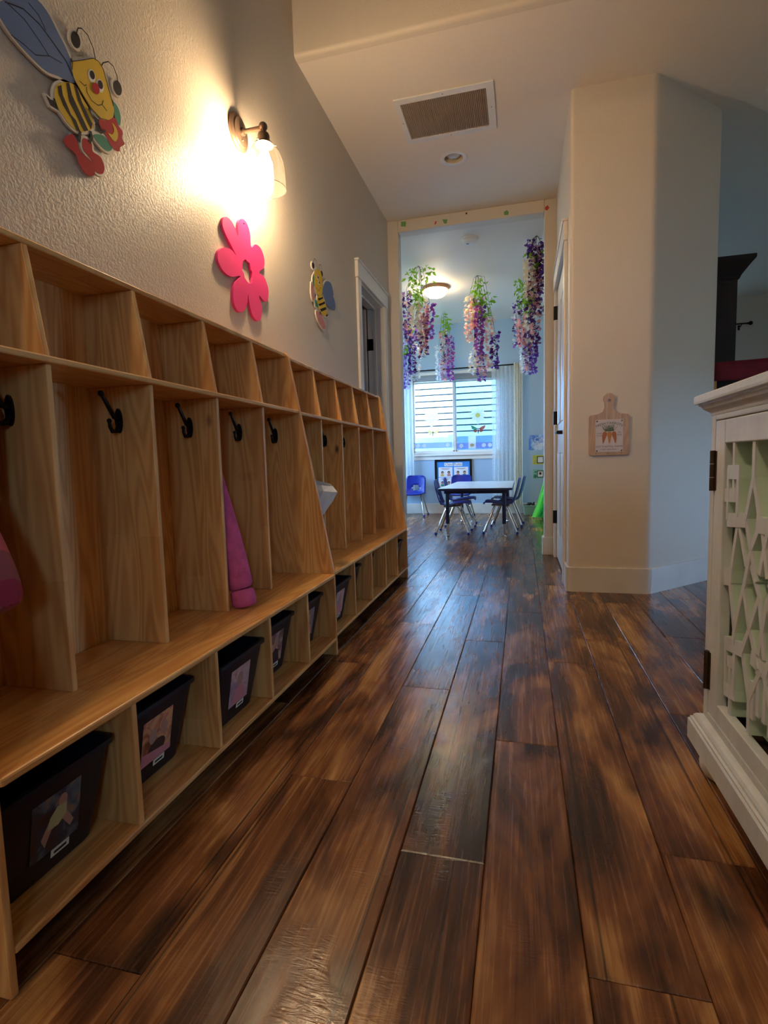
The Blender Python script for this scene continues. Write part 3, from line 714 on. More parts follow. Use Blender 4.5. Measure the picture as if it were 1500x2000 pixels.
sl = [((-.95, .70, .80), .026, .03), ((-.925, .69, .72), .032, .03), ((-.885, .685, .65), .038, .03), ((-.853, .683, .58), .040, .03), ((-.846, .683, .535), .038, .028)]
obj('sleeve', MB().rings(ruffle(loft([(c, (a, 0, .015), (0, b, 0)) for c, a, b in sl]), .05, 13)), m_pl, pj, smooth=True, subsurf=1)
# white bag
m_bag = mat('white_paper_bag', '#e3e0db', .7, bump=.3, bscale=30)
wb = thing('paper_bag', 'crumpled white bag standing open on the locker bench', 'bag', (-.93, 2.13, .336))
sc = [((-.945, 2.12, .337), .045, .05), ((-.94, 2.12, .40), .05, .052), ((-.925, 2.125, .48), .055, .055), ((-.905, 2.13, .56), .072, .06), ((-.885, 2.135, .64), .095, .065), ((-.875, 2.14, .675), .108, .07), ((-.87, 2.14, .70), .085, .066)]
R = ruffle(loft([(c, (a, 0, -.02 if i > 3 else 0), (0, b, 0)) for i, (c, a, b) in enumerate(sc)], 14), .055, 21)
obj('sack', MB().rings(R, True, False), m_bag, wb, solid=.0015)

# ------------------------------------------------------------------ wall sconce
sy, sz, sx = 1.975, 2.062, -.953
sc = thing('wall_sconce', 'bronze wall sconce with a clear glass bell shade, lit', 'wall lamp', (XW, sy, sz))
obj('back_plate', MB().lathe([(.068, 0), (.068, .008), (.060, .013), (.052, .014), (.050, .018), (.0, .020)], (XW, sy, sz), 'x', 32), m_bronze, sc, smooth=True)
obj('plate_screw', MB().ball((XW+.021, sy, sz-.03), .004, 8, 6), m_bronze, sc)
obj('arm', MB().tube([(XW+.018, sy, sz), (sx, sy, sz)], .0085, 12).lathe([(.014, 0), (.014, .012), (.009, .016)], (XW+.018, sy, sz), 'x', 14), m_bronze, sc, smooth=True)
obj('knuckle', MB().ball((sx, sy, sz+.004), .0165, 12, 9).tube([(sx, sy, sz), (sx, sy, sz-.02)], .011, 12), m_bronze, sc, smooth=True)
zt = sz-.018
obj('socket_cup', MB().lathe([(.008, 0), (.020, -.004), (.023, -.012), (.022, -.036), (.034, -.040), (.037, -.047), (.030, -.049), (0, -.049)], (sx, sy, zt), 'z', 24), m_bronze, sc, smooth=True)
for a in (.4, 2.5, 4.6): obj('thumb_screw', MB().tube([(sx+.033*math.cos(a), sy+.033*math.sin(a), zt-.044), (sx+.046*math.cos(a), sy+.046*math.sin(a), zt-.044)], .0028, 6), m_bronze, sc)
zs = zt-.046
prof = [(.032, 0), (.048, -.012), (.063, -.035), (.072, -.065), (.077, -.10), (.078, -.135), (.0775, -.158)]
obj('glass_shade', MB().rings([[(sx+r*math.cos(2*PI*k/36), sy+r*math.sin(2*PI*k/36), zs+h) for k in range(36)] for r, h in prof], False, False), glass_mat('sconce_glass', (1, 1, 1), .05), sc, smooth=True)
obj('shade_rim', MB().tube([(sx+.0775*math.cos(2*PI*k/36), sy+.0775*math.sin(2*PI*k/36), zs-.158) for k in range(37)], .0016, 6), glass_mat('sconce_glass_rim', (.9, .9, .9), .25), sc, smooth=True)
m_bulb, nt, b = new_mat('lit_bulb'); b.inputs['Base Color'].default_value = (1, .9, .75, 1); b.inputs['Emission Color'].default_value = (1, .72, .42, 1); b.inputs['Emission Strength'].default_value = SCONCE
obj('bulb', MB().lathe([(.012, 0), (.013, -.02), (.02, -.04), (.0285, -.06), (.030, -.075), (.026, -.092), (.014, -.103), (0, -.106)], (sx, sy, zs-.004), 'z', 20), m_bulb, sc, smooth=True)

# unseen lamp added behind the camera as warm fill for lockers and hall
el = thing('added_fill_lamp', 'added unseen fill lamp, round and frosted, on the raised entry ceiling', 'ceiling light', (-.75, -1.4, ZH))
obj('rim', MB().lathe([(.19, 0), (.19, -.02), (.17, -.03), (.165, -.02)], (-.75, -1.4, ZH), 'z', 36, False), m_bronze, el, smooth=True)
m_fill, nt, b = new_mat('fill_lamp_glow'); b.inputs['Base Color'].default_value = (.9, .85, .75, 1); b.inputs['Emission Color'].default_value = (1, .78, .52, 1); b.inputs['Emission Strength'].default_value = FILL
obj('dome', MB().lathe([(.168, -.022), (.16, -.05), (.12, -.09), (.06, -.11), (0, -.115)], (-.75, -1.4, ZH), 'z', 36), m_fill, el, smooth=True)

# ------------------------------------------------------------------ cut-outs on the left wall
def wl(x0):                                            # left wall frame: (y, z, stand-off)
    return lambda a, b, d: (XW+x0+d, a, b)
def wpt(u, v): p = at(u, v, x=XW+.008); return (p.y, p.z)
F = lambda pts: [wpt(350+x*.25, 180+y*.25) for x, y in pts]
m_foam = mat('pink_foam', '#e0357c', .55, bump=.12, bscale=400)
out = F([(335, 990), (360, 975), (395, 1000), (430, 1060), (452, 1125), (456, 1020), (485, 990), (520, 1020), (546, 1100), (556, 1212), (590, 1190), (630, 1220), (658, 1300), (655, 1370), (618, 1408), (660, 1450), (690, 1540), (685, 1625), (660, 1635), (618, 1590), (640, 1680), (632, 1770), (602, 1787), (565, 1740), (542, 1650), (533, 1580), (525, 1650), (500, 1708), (460, 1718), (427, 1665), (415, 1580), (430, 1490), (472, 1438), (400, 1442), (340, 1400), (297, 1315), (300, 1245), (345, 1215), (400, 1232), (438, 1278), (400, 1200), (352, 1100), (332, 1040)])
hole = F([(490, 1325), (510, 1305), (525, 1322), (543, 1335), (552, 1385), (566, 1410), (563, 1490), (540, 1497), (525, 1480), (505, 1450), (500, 1420), (485, 1390)])
fw1 = thing('foam_flower', 'bright pink foam flower cut-out with a hole in the middle', 'wall decoration', (XW, 1.98, 1.53))
obj('petals', MB().prism(smooth_loop(out, 4), wl(.001), 0, .011, [hole]), m_foam, fw1)
c = wpt(350+497*.25, 180+1028*.25); obj('pin', MB().lathe([(.003, 0), (.003, .003), (0, .0035)], (XW+.012, c[0], c[1]), 'x', 8), m_ink, fw1)
bm_y = mat('bee_yellow', '#d9b23a', .75, spec=.2); bm_b = mat('bee_black', '#241c20', .75, spec=.2); bm_w = mat('cut_out_board', '#cfc4b4', .5); bm_wing = mat('wing_blue', '#66799e', .75, spec=.2); bm_r = mat('boot_red', '#b01428', .75, spec=.2); bm_g = mat('leaf_teal', '#3f8a70', .75, spec=.2); bm_p = mat('salmon_glossy', '#c46a62', .3)
def cutout(name, label, loc, tr, items, grow, boards):
    t = thing(name, label, 'wall decoration', loc); mbk = MB()
    for nm, kind, pts, m, lay in items:
        P = [tr(*q) for q in pts] if kind != 'line' else None
        if kind == 'line':
            wdt = pts[1]; P = stroke([tr(*q) for q in pts[0]], wdt)
        elif kind == 'smooth': P = smooth_loop(P, 4)
        if lay in boards: mbk.prism(inflate(P, grow), wl(.004), 0, .006)
        obj(nm, MB().prism(P, wl(.010), .0004*lay, .0004*(lay+1)), m, t)
    obj('backing', mbk, bm_w, t); return t
B = lambda x, y: wpt(x*.2, y*.2)
EL = lambda cx, cy, rx, ry, rot=0: ell(cx, cy, rx, ry, rot, 22)
items = [('wing', 'smooth', [(-70, 60), (20, 5), (130, -45), (320, -25), (450, 110), (560, 320), (640, 480), (700, 640), (722, 810), (560, 745), (430, 685), (260, 520), (110, 350), (20, 215)], bm_wing, 0),
    ('wing_vein', 'line', ([(40, 20), (220, 90), (380, 240), (520, 430), (640, 600), (700, 740)], .0022), bm_b, 1),
    ('wing_vein', 'line', ([(270, 30), (370, 150), (440, 300)], .0013), bm_b, 1),
    ('wing_vein', 'line', ([(100, 345), (220, 430), (340, 540), (480, 550), (600, 620)], .0013), bm_b, 1),
    ('wing_vein', 'line', ([(60, 30), (230, 190), (350, 360), (470, 545)], .0013), bm_b, 1),
    ('stinger', 'flat', [(440, 930), (490, 975), (530, 985), (552, 1072), (485, 1030)], bm_b, 0),
    ('body', 'smooth', [(560, 822), (660, 805), (740, 850), (800, 960), (870, 1080), (905, 1200), (890, 1262), (800, 1290), (720, 1265), (640, 1180), (560, 1050), (525, 940), (530, 870)], bm_y, 0),
    ('stripe', 'flat', [(555, 845), (590, 835), (605, 930), (685, 1120), (735, 1180), (775, 1285), (742, 1278), (690, 1160), (610, 1030), (567, 920)], bm_b, 1),
    ('stripe', 'flat', [(638, 812), (667, 810), (695, 930), (768, 1090), (855, 1275), (815, 1285), (740, 1130), (668, 990)], bm_b, 1),
    ('stripe', 'flat', [(712, 822), (740, 848), (792, 1000), (895, 1210), (882, 1262), (832, 1160), (752, 980)], bm_b, 1),
    ('leaf', 'smooth', [(1102, 1000), (1150, 1060), (1172, 1150), (1160, 1230), (1110, 1130)], bm_g, 0),
    ('leaf', 'smooth', [(905, 1320), (1000, 1325), (1060, 1400), (1088, 1455), (1040, 1478), (960, 1410)], bm_g, 0),
    ('flower', 'smooth', [(960, 1170), (1060, 1150), (1120, 1160), (1150, 1230), (1190, 1290), (1185, 1350), (1208, 1410), (1165, 1440), (1160, 1478), (1115, 1470), (1060, 1400), (1030, 1330), (985, 1270)], bm_r, 1),
    ('flower_centre', 'smooth', [(1085, 1200), (1130, 1260), (1142, 1340), (1110, 1385), (1045, 1300), (1085, 1315), (1105, 1270)], bm_y, 2),
    ('head', 'smooth', [(700, 600), (800, 588), (900, 572), (950, 600), (1000, 680), (1050, 860), (1100, 1040), (1095, 1140), (1040, 1175), (970, 1160), (880, 1060), (780, 900), (720, 780), (692, 670)], bm_y, 2),
    ('head_outline', 'line', ([(720, 790), (800, 930), (890, 1070), (975, 1160), (1040, 1175)], .0016), bm_b, 3),
    ('head_outline', 'line', ([(695, 680), (700, 602), (800, 588), (900, 572), (950, 600), (1000, 680), (1050, 860), (1100, 1040)], .0016), bm_b, 3),
    ('eye', 'flat', EL(885, 745, 33, 68, -.25), m_white, 3), ('pupil', 'flat', EL(890, 735, 22, 45, -.25), bm_b, 4),
    ('eye', 'flat', EL(965, 840, 33, 68, -.25), m_white, 3), ('pupil', 'flat', EL(970, 830, 22, 45, -.25), bm_b, 4), ('nose', 'flat', EL(925, 868, 33, 58, -.25), bm_r, 5),
    ('mouth', 'line', ([(770, 795), (815, 840), (835, 830)], .0014), bm_b, 3), ('mouth', 'line', ([(835, 850), (840, 905), (885, 985), (950, 1032), (985, 1025), (1000, 985)], .0016), bm_b, 3), ('mouth', 'line', ([(990, 1025), (1035, 1085)], .0013), bm_b, 3),
    ('antenna', 'line', ([(935, 635), (905, 480), (850, 345), (790, 280), (755, 275), (742, 310), (740, 345)], .0028), bm_b, 1), ('antenna_tip', 'flat', EL(732, 390, 42, 86, -.25), bm_b, 0),
    ('antenna', 'line', ([(968, 668), (1000, 615), (1050, 603), (1100, 650), (1135, 740), (1145, 800)], .0028), bm_b, 1), ('antenna_tip', 'flat', EL(1142, 860, 38, 76, -.25), bm_b, 0),
    ('arm', 'line', ([(850, 1060), (900, 1150), (960, 1200)], .005), bm_b, 3), ('arm', 'line', ([(920, 1210), (970, 1300), (1020, 1280)], .006), bm_b, 3),
    ('leg', 'line', ([(775, 1280), (765, 1385)], .008), bm_b, 1), ('leg', 'line', ([(875, 1280), (890, 1340), (865, 1395)], .008), bm_b, 1),
    ('boot', 'smooth', [(805, 1350), (885, 1395), (900, 1480), (975, 1535), (1012, 1630), (995, 1698), (930, 1680), (880, 1560), (805, 1460)], bm_r, 0),
    ('boot', 'smooth', [(615, 1360), (690, 1310), (740, 1370), (780, 1480), (870, 1560), (922, 1650), (900, 1718), (840, 1712), (770, 1620), (725, 1500), (640, 1430)], bm_r, 1)]
cutout('bee_cutout', 'large cartoon bee cut-out holding a red flower, in red boots', (XW, 1.17, 1.70), B, items, .006, (0, 2))
B2 = lambda x, y: wpt(350+x*.25, 180+y*.25)
items = [('wing', 'smooth', [(1118, 1540), (1140, 1480), (1180, 1490), (1200, 1560), (1197, 1600), (1160, 1580), (1120, 1580)], bm_wing, 0), ('wing', 'smooth', [(1120, 1570), (1165, 1560), (1205, 1610), (1218, 1690), (1195, 1702), (1150, 1660)], bm_wing, 1),
    ('body', 'smooth', [(1078, 1600), (1115, 1590), (1140, 1660), (1152, 1725), (1135, 1750), (1105, 1725), (1082, 1665)], bm_y, 0),
    ('stripe', 'flat', [(1080, 1610), (1108, 1605), (1118, 1598), (1122, 1612), (1085, 1630)], bm_b, 1), ('stripe', 'flat', [(1085, 1655), (1115, 1645), (1132, 1635), (1136, 1652), (1090, 1672)], bm_b, 1), ('stripe', 'flat', [(1098, 1695), (1130, 1683), (1143, 1680), (1147, 1697), (1106, 1715)], bm_b, 1),
    ('head', 'smooth', [(1060, 1395), (1098, 1395), (1115, 1480), (1113, 1575), (1080, 1585), (1052, 1500)], bm_y, 2), ('eye', 'flat', EL(1078, 1450, 7, 18, -.2), m_white, 3), ('eye', 'flat', EL(1088, 1490, 7, 18, -.2), m_white, 3), ('pupil', 'flat', EL(1079, 1448, 4, 11, -.2), bm_b, 4), ('pupil', 'flat', EL(1089, 1488, 4, 11, -.2), bm_b, 4), ('mouth', 'line', ([(1065, 1525), (1085, 1555), (1103, 1525)], .002), bm_b, 3),
    ('antenna', 'line', ([(1080, 1395), (1068, 1320), (1052, 1298), (1045, 1330)], .003), bm_b, 1), ('antenna_tip', 'flat', EL(1044, 1355, 9, 24, -.1), bm_b, 0), ('antenna', 'line', ([(1086, 1395), (1092, 1345), (1105, 1355), (1110, 1395)], .003), bm_b, 1), ('antenna_tip', 'flat', EL(1110, 1420, 9, 24, -.1), bm_b, 0),
    ('flower', 'smooth', [(1032, 1490), (1045, 1530), (1052, 1600), (1042, 1625), (1030, 1570)], bm_p, 0), ('leaf', 'smooth', [(1048, 1430), (1056, 1480), (1050, 1520), (1040, 1470)], bm_g, 0), ('leaf', 'smooth', [(1058, 1620), (1078, 1650), (1080, 1680), (1062, 1670)], bm_g, 0),
    ('leg', 'line', ([(1100, 1715), (1095, 1740)], .006), bm_b, 1), ('stinger', 'flat', [(1140, 1745), (1165, 1735), (1150, 1755)], bm_b, 0), ('boot', 'smooth', [(1068, 1715), (1100, 1725), (1125, 1780), (1142, 1835), (1122, 1850), (1085, 1790)], bm_p, 0)]
cutout('bee_cutout', 'small cartoon bee cut-out with blue wings, above the far locker', (XW, 2.86, 1.68), B2, items, .008, (0, 2))

# ------------------------------------------------------------------ ceiling fittings
vt = thing('return_air_vent', 'white framed return air grille in the hallway ceiling', 'vent', (-.405, 3.21, ZC))
vx0, vx1, vy0, vy1 = -.676, -.136, 3.006, 3.418; ix0, ix1, iy0, iy1 = -.644, -.178, 3.05, 3.378
fz = ZC-.008
mb = MB().prism([(vx0, vy0), (vx1, vy0), (vx1, vy1), (vx0, vy1)], lambda a, b, d: (a, b, d), fz, ZC-.0003, [[(ix0, iy0), (ix1, iy0), (ix1, iy1), (ix0, iy1)]])
obj('frame', mb, m_white, vt, bevel=.002)
obj('filter', MB().box(ix0, ix1, iy0, iy1, ZC-.0012, ZC-.0002), mat('dusty_filter', '#8a705a', .9, vary=.35, vscale=9), vt)
n = 46; mb = MB()
for i in range(n):
    x = ix0+(ix1-ix0)*(i+.5)/n; mb.prism([(x-.0038, fz+.001), (x-.0026, fz+.0005), (x+.0022, fz+.0055), (x+.001, fz+.006)], lambda a, b, d: (a, d, b), iy0, iy1)
lv = obj('louvre_blades', mb, mat('beige_louvre', '#c6b19a', .5), vt); lv['kind'] = 'stuff'
for (x, y) in ((-.406, 3.028), (-.406, 3.398), (-.66, 3.21), (-.157, 3.21)): obj('screw', MB().ball((x, y, fz), .004, 8, 5, (1, 1, .4)), m_chrome, vt)
cl = thing('recessed_light', 'unlit round recessed downlight in the hallway ceiling', 'ceiling light', (CX, CY, ZC))
obj('trim_ring', MB().lathe([(.060, .0), (.062, -.004), (.075, -.006), (.087, -.004), (.091, -.0005), (.060, -.0002)], (CX, CY, ZC), 'z', 36, False), m_white, cl, smooth=True)
obj('can', MB().rings([[(CX+.060*math.cos(2*PI*k/28), CY+.060*math.sin(2*PI*k/28), ZC+h) for k in range(28)] for h in (0, .11)], False, True), mat('can_cream', '#d8c8ae', .4), cl, smooth=True)
obj('reflector_bulb', MB().lathe([(.0, .004), (.030, .008), (.045, .018), (.049, .03), (.040, .06), (.02, .1)], (CX, CY, ZC), 'z', 28), mat('frosted_reflector', '#cfcfd2', .15, .35), cl, smooth=True)
sp = at(918, 470, z=ZC-.02)
sd = thing('smoke_detector', 'round white smoke detector on the classroom ceiling', 'smoke detector', (sp.x, sp.y, ZC))
obj('base', MB().lathe([(.074, 0), (.074, -.014), (.066, -.018)], (sp.x, sp.y, ZC-.0005), 'z', 32), m_white, sd, smooth=True)
obj('cover', MB().lathe([(.060, -.018), (.060, -.034), (.052, -.046), (0, -.048)], (sp.x, sp.y, ZC-.0005), 'z', 32), m_white, sd, smooth=True)
obj('test_button', MB().lathe([(.012, -.046), (.012, -.051), (0, -.052)], (sp.x-.02, sp.y-.01, ZC), 'z', 14), mat('grey_button', '#9a9aa0', .4), sd)
dp = at(851, 572, z=ZC-.06)
dl = thing('dome_light', 'bronze-rimmed frosted dome lamp glowing on the classroom ceiling', 'ceiling light', (dp.x, dp.y, ZC))
obj('rim', MB().lathe([(.150, 0), (.150, -.018), (.142, -.034), (.128, -.036), (.128, -.02)], (dp.x, dp.y, ZC), 'z', 40, False), mat('copper_bronze', '#b98a66', .45, .2), dl, smooth=True)
m_dome, nt, b = new_mat('lit_frosted_dome'); b.inputs['Base Color'].default_value = (.9, .85, .75, 1); b.inputs['Emission Color'].default_value = (1, .80, .48, 1); b.inputs['Emission Strength'].default_value = DOME
obj('dome', MB().lathe([(.130, -.030), (.128, -.045), (.112, -.075), (.085, -.098), (.045, -.112), (0, -.116)], (dp.x, dp.y, ZC), 'z', 40), m_dome, dl, smooth=True)
obj('finial', MB().lathe([(.008, -.112), (.010, -.12), (0, -.13)], (dp.x, dp.y, ZC), 'z', 12), bpy.data.materials['copper_bronze'], dl)

# scraps of tape on the header
t_g = mat('green_tape', '#6ea55a', .6); t_r = mat('red_tape', '#cc4a3c', .6)
def scrap(label, pts, m):
    P = [(lambda q: (q.x, q.z))(at(680+x*.2933, 370+y*.2933, y=YH)) for x, y in pts]; c = sum((Vector(q) for q in P), Vector((0, 0)))/len(P)
    o = obj('tape_scrap', MB().prism(P, lambda a, b, d: (a, YH-d, b), .0003, .0012), m, loc=(c.x, YH-.0003, c.y)); tag(o, label, 'tape')
scrap('square green tape scrap over the opening corner by the dark doorway', [(352, 216), (386, 212), (384, 248), (353, 247)], t_g)
scrap('tiny red tape scrap beside the three-cornered green one', [(574, 232), (580, 211), (591, 214), (583, 234)], t_r)
scrap('three-cornered green tape scrap on the header', [(628, 200), (662, 199), (655, 228), (638, 226)], t_g)
scrap('green tape scrap on the header between black pin and red scrap', [(1036, 152), (1056, 138), (1070, 150), (1066, 170), (1040, 170)], t_g)
scrap('red tape scrap at the header end by the white door', [(1310, 120), (1328, 104), (1340, 122), (1326, 140), (1311, 136)], t_r)
c = at(911, 417, y=YH); tag(obj('push_pin', MB().lathe([(.007, 0), (.007, -.004), (.004, -.009), (0, -.01)], (c.x, YH-.0005, c.z), 'y', 10), m_ink, loc=(c.x, YH, c.z)), 'black push pin in the header above the opening', 'pin')

# ------------------------------------------------------------------ hanging wisteria
PC = {'p': '#8450c0', 'd': '#5a3478', 'k': '#f2b4b0', 'c': '#f4e8cc', 'w': '#e8eef4', 'm': '#c05cac', 'l': '#c6b0e0'}
m_pet = {k: sheer_mat('petal_'+k, v, 0.0) for k, v in PC.items()}
m_leaf = sheer_mat('silk_leaf', '#8cc038', 0.0); m_stem = mat('wire_stem', '#4a4a2c', .7)
def petals(mb, p0, p1, rad, size, rnd, nslots, dens=1.0):
    ln = (p0-p1).length; n = int(ln/.0085*dens)
    for i in range(n):
        t = i/n; c = p0.lerp(p1, t); r = rad*(1.0-.45*t)*math.sqrt(rnd.random()); a = rnd.uniform(0, 2*PI)
        q = c+Vector((r*math.cos(a), r*math.sin(a), rnd.uniform(-.006, .006)))
        d1 = Vector((math.cos(a), math.sin(a), rnd.uniform(-.8, .4))).normalized(); d2 = d1.cross(Vector((rnd.uniform(-1, 1), rnd.uniform(-1, 1), rnd.uniform(-1, 1)))).normalized()
        s = size*rnd.uniform(.7, 1.25); mb.slot(rnd.randrange(nslots))
        mb.add([q, q+d1*s*.5+d2*s*.5, q+d1*s, q+d1*s*.5-d2*s*.5], [(0, 1, 2, 3)])
def leaves(mb, spots, rnd, y, size):
    for (u, v, n, spread) in spots:
        c0 = at(u, v, y=y); k = spread*y/FPX
        for i in range(n):
            c = c0+Vector((rnd.gauss(0, .5)*k, rnd.gauss(0, .5)*k*.8, rnd.gauss(0, .6)*k)); d = Vector((rnd.uniform(-1, 1), rnd.uniform(-1, 1), rnd.uniform(-1.2, .3))).normalized(); s = d.cross(Vector((rnd.uniform(-1, 1), rnd.uniform(-1, 1), .3))).normalized()
            ll = size*rnd.uniform(.7, 1.3); up = d.cross(s)*.12*ll
            mb.add([c, c+d*ll*.45+s*ll*.2+up, c+d*ll, c+d*ll*.45-s*ll*.2+up], [(0, 1, 2, 3)])
def wisteria(label, u, y, z_cut, lv, strands, seed):
    rnd = random.Random(seed); top = at(u[0], u[1], y=y)
    t = thing('wisteria_bunch', label, 'artificial flowers', (top.x, y, ZC), 'silk wisteria hung from the classroom ceiling')
    mb = MB().tube([(top.x, y, ZC-.0005), (top.x, y, top.z)], .0015, 5)
    for s in strands:
        q = at(s[0], s[1], y=y); mb.tube([(top.x, y, top.z), (top.x*.6+q.x*.4, y, top.z-.02), (q.x, y, q.z)], .0018, 5)
    obj('stem', mb, m_stem, t)
    mb = MB(); leaves(mb, [(u_, v_, int(n_*2), sp_) for u_, v_, n_, sp_ in lv], rnd, y, .062); obj('leaves', mb, m_leaf, t)
    for (uu, v0, v1, cols) in strands:
        a, b_ = at(uu, v0, y=y), at(uu+rnd.uniform(-2, 2), v1, y=y); dy = rnd.uniform(-.05, .05); a.y += dy; b_.y += dy
        mb = MB(); petals(mb, a, b_, .036, .038, rnd, len(cols), 2.6); obj('flower_strand', mb, [m_pet[c] for c in cols], t)
    return t
wisteria('silk wisteria bunch with yellow-green leaves beside the dome lamp', (817, 520), 5.45, 0, [(803, 535, 9, 14), (832, 532, 10, 12), (812, 555, 16, 18), (818, 575, 14, 14), (813, 595, 8, 10)],
    [(793, 568, 652, 'dkp'), (811, 594, 645, 'c'), (822, 586, 696, 'kcd'), (826, 596, 668, 'kc'), (829, 640, 692, 'kd'), (839, 592, 662, 'pm')], 1)
wisteria('purple silk wisteria bunch hanging close to the sheer curtain', (795, 560), 6.2, 0, [(792, 690, 8, 10), (803, 640, 6, 8), (796, 680, 5, 6)], [(786, 630, 738, 'plw'), (796, 690, 757, 'pl'), (807, 640, 732, 'pd'), (813, 672, 742, 'w'), (799, 645, 680, 'kd')], 2)
wisteria('slim silk wisteria bunch with white, pink and violet strands before the blind', (868, 612), 7.2, 0, [(868, 622, 8, 8), (874, 632, 14, 12), (868, 645, 8, 9)], [(866, 645, 712, 'ckd'), (857, 676, 742, 'w'), (865, 700, 742, 'kl'), (874, 656, 715, 'lw'), (880, 660, 742, 'pm')], 3)
wisteria('silk wisteria bunch with a magenta middle strand, mid-classroom', (932, 538), 5.93, 0, [(932, 555, 12, 12), (933, 575, 16, 14), (940, 595, 10, 12), (954, 588, 9, 10), (948, 615, 8, 9)],
    [(917, 577, 668, 'kc'), (927, 585, 640, 'kc'), (933, 580, 706, 'mkd'), (938, 600, 690, 'mp'), (926, 684, 732, 'cw'), (941, 690, 746, 'pk'), (955, 618, 716, 'kc'), (967, 650, 718, 'pd')], 4)
wisteria('dark purple silk wisteria bunch beside the opening edge', (1048, 460), 5.09, 0, [(1043, 500, 8, 9), (1047, 520, 8, 8), (1030, 590, 8, 9)], [(1038, 468, 505, 'dp'), (1034, 505, 585, 'c'), (1043, 500, 600, 'dk'), (1048, 470, 560, 'dk'), (1056, 472, 560, 'pd'), (1061, 500, 616, 'pd'), (1036, 560, 665, 'cd'), (1046, 560, 672, 'kd')], 5)
wisteria('silk wisteria bunch with dark green leaves over the cream curtain', (1024, 545), 6.2, 0, [(1012, 560, 10, 12), (1025, 562, 6, 8), (1020, 582, 14, 12), (1029, 605, 10, 9)], [(1009, 590, 676, 'pwd'), (1018, 620, 680, 'k'), (1030, 610, 700, 'cd'), (1041, 640, 690, 'kp'), (1024, 650, 728, 'w'), (1033, 655, 726, 'pkl'), (1041, 665, 728, 'p')], 6)

# ------------------------------------------------------------------ classroom table and chairs
m_top = mat('pale_laminate', '#d5dde2', .22)
tx0, tx1, ty0, ty1, tz = -.815, -.085, 5.25, 6.98, .502
tb = thing('activity_table', 'low rectangular classroom table with pale top and navy legs', 'table', ((tx0+tx1)/2, (ty0+ty1)/2, 0))
obj('table_top', MB().rings([rrect(tx0+.003, tx1-.003, ty0+.003, ty1-.003, .04, z, 5) for z in (tz-.022, tz)]), m_top, tb)
ring = [[(x, y, z) for x, y, _ in rrect(tx0-i, tx1+i, ty0-i, ty1+i, .043, 0, 5)] for i, z in ((-.004, tz-.024), (.002, tz-.024), (.002, tz-.003), (-.003, tz-.002))]
obj('edge_band', MB().rings(ring, False, False), m_navy, tb)
obj('underframe', MB().box(tx0+.05, tx1-.05, ty0+.12, ty0+.14, tz-.06, tz-.022).box(tx0+.05, tx1-.05, ty1-.14, ty1-.12, tz-.06, tz-.022).box(-.47, -.44, ty0+.04, ty0+.13, tz-.045, tz-.022), m_navy, tb)
for x in (tx0+.075, tx1-.085):
    for y in (ty0+.18, ty1-.18):
        lg = obj('leg', MB().tube([(x, y, tz-.024), (x, y, .13)], .0195, 12), m_navy, tb, smooth=True)
        obj('leg_insert', MB().tube([(x, y, .14), (x, y, .012)], .0145, 12), m_chrome, lg, smooth=True); obj('glide', MB().lathe([(.017, 0), (.019, .006), (.015, .014), (0, .015)], (x, y, .0005), 'z', 12), m_chrome, lg)
def chair_proto(label, group):
    t = thing('school_chair', label, 'chair', (0, 0, 0), group)
    prof = [(-.172, .312, .148), (-.168, .326, .158), (-.150, .333, .165), (-.10, .331, .168), (-.04, .324, .166), (.03, .316, .162), (.085, .312, .158), (.120, .318, .154), (.142, .335, .150), (.155, .360, .147), (.163, .385, .146), (.170, .410, .146), (.178, .44, .147), (.187, .475, .148), (.196, .515, .147), (.203, .548, .140), (.207, .568, .122), (.209, .578, .09)]
    nx = 14; rows = []
    for i, (y, z, w) in enumerate(prof):
        row = []
        for j in range(nx+1):
            s = 2*j/nx-1; cur = .014*s*s; up = i >= 8
            row.append((w*s, y-(cur*1.6 if up else 0), z+(0 if up else cur-.006)))
        rows.append(row)
    def keep(i, j):
        s = (j+.5)/nx*2-1; z = i-10.0
        return not ((s/.36)**2+(z/1.9)**2 < 1)
    obj('shell', MB().grid(rows, keep), m_blue, t, smooth=True, solid=.007, local=True)
    obj('seat_frame', MB().tube([(-.11, -.09, .306), (-.11, .09, .298)], .0095).tube([(.11, -.09, .306), (.11, .09, .298)], .0095).tube([(-.11, 0, .3), (.11, 0, .3)], .0085), m_chrome, t, smooth=True, local=True)
    for sx_ in (-1, 1):
        for sy_ in (-1, 1):
            lg = obj('leg', MB().tube([(sx_*.11, sy_*.045, .303), (sx_*.118, sy_*.062, .285), (sx_*.172, sy_*.168, .022)], .0098, 10), m_chrome, t, smooth=True, local=True)
            obj('glide', MB().ball((sx_*.174, sy_*.171, .0165), .0165, 10, 7), m_blue, lg, smooth=True, local=True)
    return t
def copy_tree(o, parent=None):
    c = o.copy(); C.objects.link(c); c.parent = parent
    for ch in list(o.children): copy_tree(ch, c)
    return c
gch = 'blue chairs of the classroom'
c0 = chair_proto('blue plastic chair at the table side, nearest the coat lockers', gch)
spots = [(c0, -.705, 5.66, PI/2, None), (None, -.70, 6.32, PI/2+.04, 'blue plastic chair on the locker side of the table, toward the window'), (None, -.815, 7.28, 0, 'blue plastic chair at the table end below the class rules board'),
    (None, -.215, 5.74, -PI/2, 'blue plastic chair across the table, on the side of the white panelled door'), (None, -.16, 6.36, -PI/2-.05, 'blue plastic chair across the table near the green netting'), (None, -1.50, 7.46, 0, 'lone blue plastic chair against the wall under the sheer curtain')]
for o, x, y, r, lab in spots:
    c = o or copy_tree(c0)
    c.location = (x, y, 0); c.rotation_euler = (0, 0, r)
    if lab: c['label'] = lab

